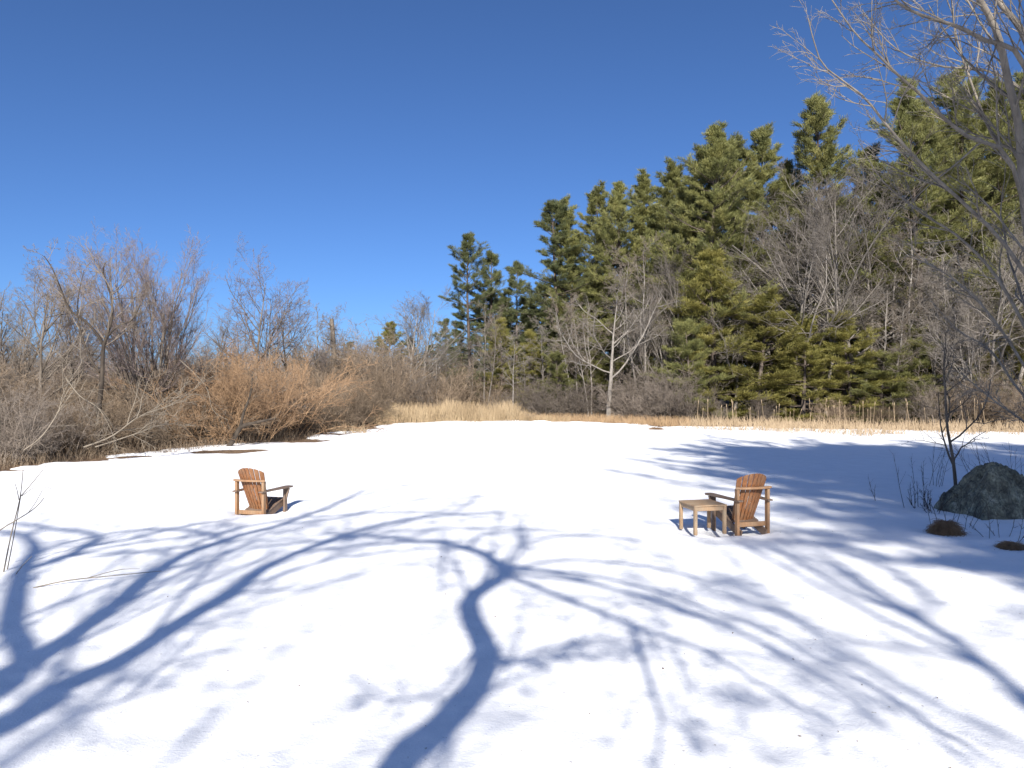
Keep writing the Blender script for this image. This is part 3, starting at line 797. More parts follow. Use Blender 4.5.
# far woods closing the horizon, nobody could count them
def far_woods():
    rng = np.random.default_rng(90)
    n = 1500
    d = rng.uniform(75, 135, n); px = rng.uniform(-250, 1300, n)
    x = (px - 512) / F * d
    st = np.stack([x, d, np.full(n, -0.2)], -1)
    dr = np.stack([rng.normal(0, .1, n), rng.normal(0, .1, n), np.ones(n)], -1)
    P = grow(rng, st, dr, rng.uniform(3.5, 6.5, n), 6, 0.06, 0.03)
    R = taper(rng.uniform(0.05, 0.1, n), 0.03, 6)
    mb = MB(); mb.tubes(P, R, 4)
    lv = bare_levels(rng, P, R, [(12, .1, 1, 45, 12, .5, 4, .15, .03), (6, .1, 1, 42, 14, .55, 3, .18, .02)], 0.022)
    for q in lv: mb.tubes(q[0], q[1], 3)
    o = link('far_woods', mb.mesh('far_woods', M['grey_brush']))
    tag(o, 'low brown band of distant leafless woods closing the horizon', 'woods', kind='stuff')
far_woods()

# ------------------------------------------------------------------ fallen branches in the left thicket
def polyline_tube(mb, pts, radii, K=14, sides=6):
    """Catmull-Rom through pts"""
    P = np.array(pts, float); R = np.array(radii, float)
    n = len(P)
    t = np.linspace(0, n - 1, K)
    i = np.clip(t.astype(int), 0, n - 2); f = (t - i)[:, None]
    p0 = P[np.clip(i - 1, 0, n - 1)]; p1 = P[i]; p2 = P[i + 1]; p3 = P[np.clip(i + 2, 0, n - 1)]
    Q = 0.5 * ((2 * p1) + (-p0 + p2) * f + (2 * p0 - 5 * p1 + 4 * p2 - p3) * f ** 2 + (-p0 + 3 * p1 - 3 * p2 + p3) * f ** 3)
    r = R[i] * (1 - f[:, 0]) + R[i + 1] * f[:, 0]
    mb.tubes(Q[None], r[None], sides)
    return Q[None], r[None]

def fallen(label, pts, r0, r1, seed, n=10):
    """pts: (px, py, depth)"""
    rng = np.random.default_rng(seed)
    W = [(gx(a, d), d, hz(b, d)) for a, b, d in pts]
    base = np.array(W[0]); base[2] = GROUND
    r = empty('fallen_branch', tuple(base)); tag(r, label, 'fallen branch', 'fallen branches in the left thicket')
    W = [tuple(np.array(q) - base) for q in W]
    mb = MB(); P, R = polyline_tube(mb, W, np.linspace(r0, r1, len(W)), 16)
    link('stem', mb.mesh('fallen_stem', M['log']), r)
    m2 = MB()
    lv = bare_levels(rng, P, R, [(n, .3, 1, 40, 14, .4, 5, .14, .03), (5, .2, 1, 40, 15, .5, 4, .16, 0)], 0.006)
    for q in lv: m2.tubes(q[0], q[1], 3)
    link('twigs', m2.mesh('fallen_twigs', M['log']), r)
crooked_tree()
fallen('long pale fallen branch slanting up to the right out of the left thicket', [(84, 447, 20.5), (112, 436, 20.6), (140, 416, 21.0), (172, 404, 21.6), (206, 380, 22.5)], 0.025, 0.009, 1, 16)
fallen('pale fallen branch lying low under the long slanting one', [(95, 447, 20.6), (135, 434, 21), (160, 425, 21.8), (178, 424, 22.5)], 0.022, 0.008, 2, 16)
fallen('grey fallen branch leaning down to the right, crossing the long slanting one', [(66, 378, 21.2), (80, 396, 21.0), (100, 410, 20.8), (116, 440, 20.8)], 0.02, 0.008, 3, 14)
fallen('thin arching branch hanging out over the snow edge left of the orange willow bush', [(180, 360, 25.5), (205, 385, 25.2), (213, 410, 25.2), (228, 420, 25.2)], 0.016, 0.008, 4, 5)
fallen('pale stem leaning out of the brush at the left edge of the frame', [(24, 450, 19.3), (42, 436, 19.3), (58, 412, 19.5), (64, 392, 19.8), (82, 362, 20.6)], 0.016, 0.006, 5, 10)

def bent_stem():
    rng = np.random.default_rng(8)
    d = 25.8
    r = empty('bent_stem', (gx(227, d), d, GROUND)); tag(r, 'dark bent stem leaning over a bare brown patch under the orange willow bush', 'bent tree')
    mb = MB()
    P, R = polyline_tube(mb, [(0, 0, -0.05), (0.22, 0.1, 0.35), (0.45, 0.15, 0.75), (0.95, 0.2, 0.9), (1.6, 0.4, 1.05)], [0.11, 0.09, 0.08, 0.06, 0.03])
    P1, R1 = polyline_tube(mb, [(0.42, 0.15, 0.7), (0.5, 0.2, 1.2), (0.75, 0.2, 1.9), (0.8, 0.3, 2.6)], [0.07, 0.05, 0.035, 0.02])
    link('trunk', mb.mesh('bent_trunk', M['dark_bark']), r)
    m2 = MB()
    for A, B in ((P, R), (P1, R1)):
        for q in bare_levels(rng, A, B, [(9, .35, 1, 45, 14, .4, 5, .14, .05), (6, .2, 1, 40, 15, .5, 4, .16, 0)], 0.005): m2.tubes(q[0], q[1], 3)
    link('crown', m2.mesh('bent_crown', M['brush']), r)
bent_stem()

# ------------------------------------------------------------------ reeds, sedges and cattails
def blades(name, xy, h, wdt, mat, label, seed, lean=0.25, cat='reeds'):
    rng = np.random.default_rng(seed)
    n = len(xy)
    z = np.full(n, GROUND - 0.02)
    a = rng.random(n) * 6.283
    ld = np.abs(rng.normal(0, lean, n))
    d = np.stack([np.cos(a) * ld, np.sin(a) * ld, np.ones(n)], -1)
    st = np.concatenate([xy, z[:, None]], 1)
    P = grow(rng, st, d, h, 4, 0.10, 0.0, 0.18)
    R = taper(wdt, wdt * 0.35, 4)
    mb = MB(); mb.tubes(P, R, 3)
    o = link(name, mb.mesh(name, M[mat], smooth=False))
    tag(o, label, cat, kind='stuff')
    return o

def band(rng, n, pts, d0, d1):
    """random ground points between x-pixels of polyline pts [(px, depth)]"""
    px = rng.uniform(pts[0][0], pts[-1][0], n)
    dd = np.interp(px, [p[0] for p in pts], [p[1] for p in pts])
    dep = dd + rng.uniform(d0, d1, n)
    return np.stack([(px - 512) / F * dep, dep], 1), px

rg = np.random.default_rng(31)
xy, px = band(rg, 9000, [(368, 40.0), (440, 43.2), (520, 44.8), (570, 43.6)], -0.4, 4.5)
cl = 0.75 + 0.35 * fbm(xy[:, 0] * 0.8, xy[:, 1] * 0.8, 40, 2)
fade = np.clip((580 - px) / 70, 0.35, 1) * np.clip((px - 355) / 40, 0.5, 1)
blades('tan_reeds', xy, 1.3 * cl * fade * rg.uniform(0.55, 1.15, len(xy)), np.full(len(xy), 0.011), 'reed', 'tall tan dry reeds standing along the far edge of the snow', 1, 0.16)
xy, px = band(rg, 3800, [(520, 44.9), (570, 43.4), (650, 39.6), (690, 38.2)], -0.2, 3.0)
blades('rusty_sedge', xy, 0.42 * rg.uniform(0.3, 1.4, len(xy)), np.full(len(xy), 0.010), 'rust_reed', 'low brownish dry sedge at the far snow edge below the pale bare trees', 2, 0.3, 'sedge')
xy, px = band(rg, 7000, [(680, 36.0), (760, 33.2), (860, 30.6), (1060, 29.0)], 0.0, 8.5)
keep = (1.3 * fbm(xy[:, 0] * 0.55, xy[:, 1] * 0.4, 44, 3) + np.clip((xy[:, 1] - 32.0) / 5, -0.5, 0.9) * 1.0 + 0.1) > rg.uniform(0.0, 0.8, len(xy))
xy = xy[keep]
blades('cattail_litter', xy, 0.45 * rg.uniform(0.35, 1.4, len(xy)), np.full(len(xy), 0.012), 'pale_reed', 'short pale broken cattail stubble poking through the snow on the right far shore', 3, 0.55, 'cattail bed')
xy, px = band(rg, 260, [(330, 35.0), (352, 33.5), (366, 33)], -1.0, 2.0)
blades('straw_patch', xy, 0.45 * rg.uniform(0.4, 1.2, len(xy)), np.full(len(xy), 0.012), 'pale_reed', 'little patch of pale flattened grass on the snow at the end of the left thicket', 4, 0.9, 'grass')
xy, px = band(rg, 2600, [(-30, 18.0), (60, 20.5), (130, 23.0), (200, 24.5), (320, 30.0)], 0.2, 1.8)
blades('dry_weeds', xy[:1500], 0.42 * rg.uniform(0.3, 1.3, 1500), np.full(1500, 0.006), 'brush', 'low brown dead weeds along the left shore', 5, 0.6, 'weeds')

def cattail_meshes():
    a = MB(); polyline_tube(a, [(0, 0, -0.1), (0.01, 0, 0.9), (0.03, 0.01, 1.75)], [0.014, 0.012, 0.007], 7, 5)
    b = MB(); polyline_tube(b, [(0.024, 0.008, 1.5), (0.027, 0.009, 1.56), (0.03, 0.01, 1.68), (0.032, 0.01, 1.74)], [0.005, 0.021, 0.02, 0.004], 8, 6)
    return [('stalk', a.mesh('cattail_stalk', M['pale_reed'])), ('head', b.mesh('cattail_head', M['pale_reed']))]
CT = cattail_meshes()
for k in range(50):
    px = rnd.uniform(675, 1010); d = rnd.uniform(36.0, 39.0)
    if k < 32: px = rnd.uniform(720, 905)
    s = rnd.uniform(0.5, 0.9)
    o = put('cattail', CT, (gx(px, d), d, GROUND), rnd.random() * 6.28, s, 'pale upright cattail stalk in the row in front of the dark evergreens', 'cattail', 'cattail stalks on the right far shore')
    o.rotation_euler = (rnd.gauss(0, 0.11), rnd.gauss(0, 0.11), rnd.random() * 6.28)

# ------------------------------------------------------------------ chairs and table
def board(bm, p0, p1, wdt, thk, up=(0, 0, 1), w1=None):
    """box from p0 to p1; wdt along side, thk along up"""
    p0 = Vector(p0); p1 = Vector(p1); d = (p1 - p0).normalized(); u = Vector(up)
    s = d.cross(u).normalized(); u = s.cross(d).normalized()
    w1 = wdt if w1 is None else w1
    vs = []
    for p, ww in ((p0, wdt), (p1, w1)):
        for a, b in ((-1, -1), (1, -1), (1, 1), (-1, 1)):
            vs.append(bm.verts.new(p + s * (a * ww / 2) + u * (b * thk / 2)))
    for f in ((3, 2, 1, 0), (4, 5, 6, 7), (0, 1, 5, 4), (1, 2, 6, 5), (2, 3, 7, 6), (3, 0, 4, 7)):
        bm.faces.new([vs[i] for i in f])

def prism(bm, poly, ext):
    """closed polygon (list of Vectors) extruded by vector ext"""
    a = [bm.verts.new(p) for p in poly]; b = [bm.verts.new(Vector(p) + ext) for p in poly]
    n = len(a)
    bm.faces.new(a[::-1]); bm.faces.new(b)
    for i in range(n):
        bm.faces.new((a[i], a[(i + 1) % n], b[(i + 1) % n], b[i]))

def bm_obj(name, bm, mat, parent, bevel=0.004):
    bmesh.ops.recalc_face_normals(bm, faces=bm.faces)
    if bevel:
        bmesh.ops.bevel(bm, geom=[e for e in bm.edges if len(e.link_faces) == 2 and e.calc_face_angle(0) > 0.5], offset=bevel, segments=1, affect='EDGES', clamp_overlap=True)
    me = bpy.data.meshes.new(name); bm.to_mesh(me); bm.free()
    me.materials.append(M[mat])
    return link(name, me, parent)

def chair(label, loc, rz):
    r = empty('adirondack_chair', loc, rz); tag(r, label, 'chair', 'wooden chairs standing in the snow')
    W = 0.256                      # half spacing of the posts
    for s in (-1, 1):
        b = bmesh.new(); board(b, (s * W, -0.33, 0.0), (s * W, -0.33, 0.75), 0.042, 0.075, (0, 1, 0)); bm_obj('leg', b, 'frame_wood', r)      # rear post
        b = bmesh.new(); board(b, (s * (W + 0.005), 0.33, 0.0), (s * (W + 0.005), 0.33, 0.552), 0.04, 0.085, (0, 1, 0)); bm_obj('leg', b, 'arm_wood', r)
        b = bmesh.new(); board(b, (s * (W - 0.045), 0.38, 0.315), (s * (W - 0.045), -0.37, 0.076), 0.028, 0.12); bm_obj('side_rail', b, 'arm_wood', r)
        # armrest: flared plank
        b = bmesh.new()
        zr, zf = 0.57, 0.560
        pl = [(W - 0.05, -0.42), (W + 0.035, -0.42), (W + 0.05, -0.1), (W + 0.09, 0.22), (W + 0.10, 0.43), (W + 0.07, 0.485), (W - 0.03, 0.485), (W - 0.06, 0.43), (W - 0.055, 0.2)]
        def zz(y): return zr + (zf - zr) * (y + 0.42) / 0.90
        poly = [Vector((s * x, y, zz(y))) for x, y in pl]
        prism(b, poly, Vector((0, 0, 0.024))); bm_obj('armrest', b, 'arm_wood', r)
        # bracket below the arm
        b = bmesh.new()
        prism(b, [Vector((s * (W + 0.027), 0.315, 0.556)), Vector((s * (W + 0.095), 0.315, 0.556)), Vector((s * (W + 0.027), 0.315, 0.33))], Vector((0, 0.03, 0)))
        bm_obj('bracket', b, 'arm_wood', r, 0.002)
    # seat slats along the rails
    b = bmesh.new()
    for i in range(7):
        y = 0.37 - i * 0.079
        z = 0.315 + (y - 0.38) * (0.28 / 0.88) + 0.062 + 0.012 + 0.012 * (0 if i else -2.0)
        board(b, (-W + 0.02, y, z), (W - 0.02, y, z), 0.068, 0.02, (0, -0.30, 0.95))
    bm_obj('seat', b, 'arm_wood', r)
    # front apron
    b = bmesh.new(); board(b, (-W + 0.024, 0.398, 0.30), (W - 0.024, 0.398, 0.30), 0.09, 0.02, (0, 1, 0)); bm_obj('apron', b, 'arm_wood', r)
    # back slats: fan, leaning back
    b = bmesh.new()
    n = 7
    y0, z0, y1, z1 = -0.10, 0.20, -0.455, 0.985
    for i in range(n):
        c = i - (n - 1) / 2
        def pt(t, e, dz=0.0):      # t along the slat, e = -.5 .. .5 across
            wb, wt = 0.052, 0.076
            wd = wb + (wt - wb) * t
            gap = 0.013
            x = (c * wd) + e * (wd - gap)
            y = y0 + (y1 - y0) * t + 0.10 * (x / 0.26) ** 2
            return Vector((x, y, z0 + (z1 - z0) * t + dz))
        cols = []
        for e in (-0.5, 0.0, 0.5):
            col = []
            xe = (c + e) / 3.5
            tt = 1.0 - 0.115 * abs(xe) ** 2.2
            for t in np.linspace(0, tt, 6): col.append(pt(t, e))
            cols.append(col)
        th = Vector((0, 0.020, 0.006))
        A = [[b.verts.new(p) for p in col] for col in cols]; B = [[b.verts.new(p + th) for p in col] for col in cols]
        for u in range(2):
            for v in range(5):
                b.faces.new((A[u][v], A[u + 1][v], A[u + 1][v + 1], A[u][v + 1])); b.faces.new((B[u][v], B[u][v + 1], B[u + 1][v + 1], B[u + 1][v]))
            b.faces.new((A[u][0], B[u][0], B[u + 1][0], A[u + 1][0])); b.faces.new((A[u][5], A[u + 1][5], B[u + 1][5], B[u][5]))
        for v in range(5):
            b.faces.new((A[0][v], A[0][v + 1], B[0][v + 1], B[0][v])); b.faces.new((A[2][v], B[2][v], B[2][v + 1], A[2][v + 1]))
    bm_obj('backrest', b, 'slat_wood', r, 0.003)
    # curved brace across the back, on the posts
    b = bmesh.new()
    def arc(y0_, dep, hw):
        return [Vector((hw * q, y0_ - dep * (1 - q * q), 0)) for q in np.linspace(-1, 1, 13)]
    outer = arc(-0.372, 0.055, 0.305); inner = arc(-0.330, 0.052, 0.281)
    poly = [Vector((p.x, p.y, 0.752)) for p in outer] + [Vector((p.x, p.y, 0.752)) for p in inner[::-1]]
    prism(b, poly, Vector((0, 0, 0.032))); bm_obj('back_brace', b, 'frame_wood', r, 0.003)
    # lower brace behind the foot of the back
    b = bmesh.new(); board(b, (-W - 0.02, -0.300, 0.215), (W + 0.02, -0.300, 0.215), 0.07, 0.022, (0, 1, 0))
    bm_obj('lower_brace', b, 'frame_wood', r)
    b = bmesh.new(); board(b, (-0.19, -0.16, 0.165), (0.19, -0.16, 0.165), 0.09, 0.03, (0, 0, 1)); bm_obj('seat_cleat', b, 'arm_wood', r)
    return r

chair('wooden slat-back garden chair standing alone on the sunny snow, turned towards the right', (LC[0], LC[1], -0.205), math.radians(-14))
chair('wooden slat-back garden chair beside the small table at the edge of the tree shade', (RC[0], RC[1], -0.115), math.radians(15))

def table():
    r = empty('side_table', (TB[0], TB[1], -0.03), math.radians(13)); tag(r, 'small square slatted wooden table standing in the snow next to the right chair', 'table')
    h = 0.44; W = 0.265
    b = bmesh.new()
    for i in range(6):
        y = -W + 0.045 + i * (2 * W - 0.09) / 5
        board(b, (-W, y, h - 0.011), (W, y, h - 0.011), (2 * W - 0.09) / 5 - 0.006, 0.022)
    bm_obj('tabletop', b, 'table_wood', r, 0.003)
    for sx in (-1, 1):
        for sy in (-1, 1):
            b = bmesh.new(); board(b, (sx * (W - 0.03), sy * (W - 0.03), 0), (sx * (W - 0.03), sy * (W - 0.03), h - 0.024), 0.048, 0.048, (0, 1, 0)); bm_obj('leg', b, 'table_wood', r)
    for (p, q) in (((-1, -1), (1, -1)), ((-1, 1), (1, 1)), ((-1, -1), (-1, 1)), ((1, -1), (1, 1))):
        b = bmesh.new()
        k = W - 0.03; e = 0.026
        p0 = Vector((p[0] * k, p[1] * k, h - 0.058)); p1 = Vector((q[0] * k, q[1] * k, h - 0.058)); dd = (p1 - p0).normalized() * e
        board(b, p0 + dd, p1 - dd, 0.022, 0.062)
        bm_obj('apron', b, 'table_wood', r)
table()

# ------------------------------------------------------------------ boulder, tufts, sapling, weeds on the right
def boulder():
    nx_, ny_ = 190, 150
    xs = np.linspace(-0.98, 0.98, nx_); ys = np.linspace(-0.82, 0.80, ny_)
    X, Y = np.meshgrid(xs, ys, indexing='ij')
    wx = X + 0.05 * fbm(X * 2.1, Y * 2.1, 21, 3); wy = Y + 0.06 * fbm(X * 2.3 + 5, Y * 2.3, 22, 3)
    pl = [(wx + 0.80) * 1.9 + 0.12 * wy, 0.30 + (wx + 0.62) * 0.66 - 0.15 * wy, (0.84 - wx) * 1.35 - 0.1 * wy, 0.93 - 0.42 * wx + 0.1 * wy,
          (wy + 0.64) * 1.55 + 0.12 * wx, 0.45 + (wy + 0.42) * 0.95 - 0.1 * wx, (0.66 - wy) * 1.4, 0.64 + 0.1 * wy - 0.14 * wx]
    k = 42.0
    Z = -np.log(sum(np.exp(-k * np.clip(p, -1.2, 2)) for p in pl)) / k
    Z = Z + 0.05 * fbm(X * 4, Y * 4, 23, 4) + 0.018 * fbm(X * 15, Y * 15, 24, 3)
    Z = Z - 0.07 * np.exp(-((X - 0.20 + 0.35 * (Y + 0.1)) / 0.022) ** 2) * np.clip((Z - 0.25) * 2, 0, 1)
    Z = Z - 0.018 * np.exp(-((X + 0.25 - 0.5 * (Y + 0.2)) / 0.018) ** 2) * np.clip((Z - 0.1) * 2, 0, 1)
    Z = np.maximum(Z, -0.25)
    V = np.stack([X + 0.03 * fbm(X * 5 + Z * 3, Y * 5 + Z * 4, 25, 2), Y + 0.03 * fbm(X * 5 - Z * 3, Y * 5 + Z * 5, 26, 2), Z], -1).reshape(-1, 3)
    i = np.arange(nx_ - 1)[:, None] * ny_; j = np.arange(ny_ - 1)[None, :]
    Q = np.stack([i + j, i + ny_ + j, i + ny_ + j + 1, i + j + 1], -1).reshape(-1, 4)
    Q = Q[(V[Q][:, :, 2].max(1) > -0.2)]
    o = link('boulder', mesh_np('boulder', V, [Q], M['rock']), None, (gx(993, 12.5), 12.5, -0.03), 0.1)
    o.scale = (0.84, 0.95, 1.30)
    tag(o, 'large grey-green lichen-covered boulder on the shaded snow at the right edge', 'boulder')
boulder()

def tuft(label, loc, rad, h, seed):
    rng = np.random.default_rng(seed)
    n = 900
    mb = MB()
    # low matted mound
    th = np.linspace(0, 2 * np.pi, 24, endpoint=False); rr = np.linspace(0, 1, 8)
    Rg, T = np.meshgrid(rr, th, indexing='ij')
    k = 1 + 0.15 * np.sin(3 * T + seed)
    V = np.stack([Rg * k * np.cos(T) * rad, Rg * k * np.sin(T) * rad * 0.8, (1 - Rg ** 2) * h * 0.9 - 0.04], -1).reshape(-1, 3)
    i = np.arange(7)[:, None] * 24; j = np.arange(24)[None, :]; j2 = (j + 1) % 24
    mb.add(V, np.stack([i + j, i + 24 + j, i + 24 + j2, i + j2], -1).reshape(-1, 4))
    a = rng.random(n) * 6.283; q = np.sqrt(rng.random(n)) * 0.95
    st = np.stack([np.cos(a) * q * rad, np.sin(a) * q * rad * 0.8, (1 - q ** 2) * h * 0.88 - 0.04], -1)
    aa = a + rng.normal(0, 0.5, n)
    d = np.stack([np.cos(aa), np.sin(aa), rng.uniform(0.0, 0.7, n) * (1.1 - q)], -1)
    P = grow(rng, st, d, rng.uniform(0.08, 0.22, n) * (rad / 0.28), 5, 0.14, -0.06, 0.45)
    mb.tubes(P, taper(np.full(n, 0.0035), 0.0015, 5), 3)
    o = link('grass_tuft', mb.mesh('grass_tuft', M['straw']), None, loc); tag(o, label, 'grass tuft', 'brown grass tufts on the snow')
tuft('round brown dead grass tuft on the snow in front of the boulder', (6.44, 10.85, -0.01), 0.21, 0.24, 3)
tuft('smaller flat brown grass tuft at the right edge, nearer than the boulder', (6.78, 9.9, -0.01), 0.17, 0.11, 6)
tuft('tiny rusty tuft on the snow by the far sedge', (gx(656, 35.8), 35.8, -0.05), 0.36, 0.16, 9)

SAP = bare_tree(71, 3.4, 1, 0.02, 0.05, [(9, .2, 1.0, 46, 12, .5, 7, .12, .05), (7, .2, 1, 42, 14, .5, 5, .15, .03), (4, .2, 1, 40, 14, .5, 3, .16, .02)], 'bark', 'bark', 1, twigmin=0.003, base_r=0.0, lean=(-0.09, 0))
put('small_tree', SAP, (gx(958, 13.5), 13.5, -0.05), 0.0, 1.0, 'small dark leafless tree growing close behind the boulder', 'small tree')

def weed_plant(name, label, loc, n, h, mat, seed, cat='weed', group=None, lean=0.45, spread=0.15, r=0.006):
    rng = np.random.default_rng(seed)
    a = rng.random(n) * 6.283
    st = np.stack([np.cos(a) * spread * rng.random(n), np.sin(a) * spread * rng.random(n), np.full(n, -0.06)], -1)
    ld = rng.uniform(0, lean, n)
    P = grow(rng, st, np.stack([np.cos(a) * ld, np.sin(a) * ld, np.ones(n)], -1), h * rng.uniform(0.5, 1.1, n), 7, 0.07, 0)
    R = taper(np.full(n, r), 0.0025, 7)
    mb = MB(); mb.tubes(P, R, 4)
    for q in bare_levels(rng, P, R, [(5, .35, 1, 40, 12, .3, 4, .12, .04)], 0.0022): mb.tubes(q[0], q[1], 3)
    o = link(name, mb.mesh(name, M[mat]), None, loc); tag(o, label, cat, group)
G_W = 'dead weed stems by the boulder'
weed_plant('dead_weed', 'tall single dead weed stem left of the boulder', (gx(906, 13), 13.0, 0), 2, 1.25, 'dark_bark', 1, group=G_W, lean=0.25)
weed_plant('dead_weed', 'short dense clump of dark dead stems left of the boulder', (gx(921, 13.1), 13.1, 0), 11, 0.5, 'dark_bark', 2, group=G_W, spread=0.3, r=0.008)
weed_plant('dead_weed', 'dark dead stems touching the left end of the boulder', (gx(936, 12.5), 12.5, 0), 7, 0.45, 'dark_bark', 3, group=G_W, spread=0.2, lean=0.8, r=0.008)
weed_plant('dead_weed', 'arching thin stems rising beside the round grass tuft', (gx(950, 11.2), 11.2, 0), 8, 0.75, 'dark_bark', 4, group=G_W, spread=0.3, lean=0.8, r=0.005)
weed_plant('dead_weed', 'thin stems in front of the boulder by the flat tuft', (gx(1006, 10.4), 10.4, 0), 7, 0.55, 'dark_bark', 5, group=G_W, spread=0.25, lean=0.9, r=0.005)
weed_plant('dead_weed', 'lone leaning dead stalk far left of the boulder', (gx(878, 13.8), 13.8, 0), 2, 0.6, 'dark_bark', 6, group=G_W, spread=0.1, lean=0.6)
weed_plant('dead_weed', 'spindly dead weeds in the shade between the small tree and the cattail bed', (gx(925, 16), 16.0, 0), 9, 1.0, 'dark_bark', 7, group=G_W, spread=0.5, lean=0.5)
weed_plant('dead_weed', 'dark twiggy weeds right behind the boulder', (gx(1000, 14.5), 14.5, 0), 12, 1.5, 'dark_bark', 8, group=G_W, spread=0.6, lean=0.6)

def left_weed():
    d = 8.5
    x0 = gx(4, d)
    def w(px, py, dd=0.0): return (gx(px, d + dd) - x0, dd, hz(py, d + dd))
    mb = MB()
    def line(pts, r0, r1): polyline_tube(mb, pts, np.linspace(r0, r1, len(pts)), 10, 5)
    line([w(3, 575), w(11, 535, .05), w(20, 498, .1), (w(23, 470, .15))], 0.009, 0.004)
    line([w(6, 576, .1), w(14, 535, .1), w(21, 495, .12)], 0.007, 0.004)
    line([w(21, 496, .1), w(33, 482, .1), w(46, 466, .2)], 0.006, 0.003)
    line([w(19, 500, .1), w(17, 490, 0), w(15, 484, -.05)], 0.005, 0.003)
    line([w(22, 496, .1), w(30, 490, 0), w(38, 485, -.05)], 0.004, 0.002)
    line([w(-18, 545, -.1), w(0, 530, 0), w(20, 518, .05), w(35, 508, .1), w(44, 498, .15)], 0.009, 0.004)
    line([w(28, 513, .05), w(36, 502, .1), w(44, 488, .12), w(50, 488, .14), w(51, 490, .14)], 0.004, 0.002)
    line([w(14, 577, -.1), w(22, 566, -.1), w(32, 556, -.05)], 0.006, 0.003)
    o = link('weed_stem', mb.mesh('weed_stem', M['log']), None, (x0, d, 0)); tag(o, 'tall thin pale weed stems sticking out of the snow at the left edge', 'weed')
    # thin stick on the snow
    m2 = MB()
    polyline_tube(m2, [(0, 0, .0), (0.3, 0.12, 0.05), (0.75, 0.3, 0.06), (1.1, 0.6, 0.03)], [0.008, 0.007, 0.005, 0.003], 10, 5)
    polyline_tube(m2, [(0.45, 0.2, .05), (0.7, 0.42, 0.09), (0.9, 0.5, 0.08)], [0.005, 0.004, 0.002], 8, 5)
    x, y = snow_pt(33, 588)
    s = link('fallen_twig', m2.mesh('fallen_twig', M['log']), None, (x, y, 0)); tag(s, 'thin pale twig lying on the snow right of the tall weed stems', 'twig')
left_weed()

# bits of bark, leaves and twig ends blown on the snow
def debris():
    rng = np.random.default_rng(19)
    n = 260
    th = np.radians(rng.uniform(52, 128, n)); r = 4.2 + 22 * rng.random(n) ** 1.6
    x = r * np.cos(th); y = r * np.sin(th)
    z = snow_z(x, y) + 0.004
    a = rng.random(n) * 6.283; L = rng.uniform(0.004, 0.013, n)
    dx = np.stack([np.cos(a), np.sin(a), rng.normal(0, .2, n)], -1) * L[:, None]
    dy = np.stack([-np.sin(a), np.cos(a), rng.normal(0, .3, n)], -1) * (L * rng.uniform(0.15, 0.6, n))[:, None]
    c = np.stack([x, y, z], -1)
    V = np.stack([c - dx, c + dy + [0, 0, .004], c + dx, c - dy + [0, 0, .003]], 1).reshape(-1, 3)
    mb = MB(); mb.add(V, (np.arange(n) * 4)[:, None] + np.arange(4))
    o = link('leaf_debris', mb.mesh('leaf_debris', M['leaf'], smooth=False)); tag(o, 'scattered specks of bark and dead leaf on the snow', 'leaf litter', kind='stuff')
debris()

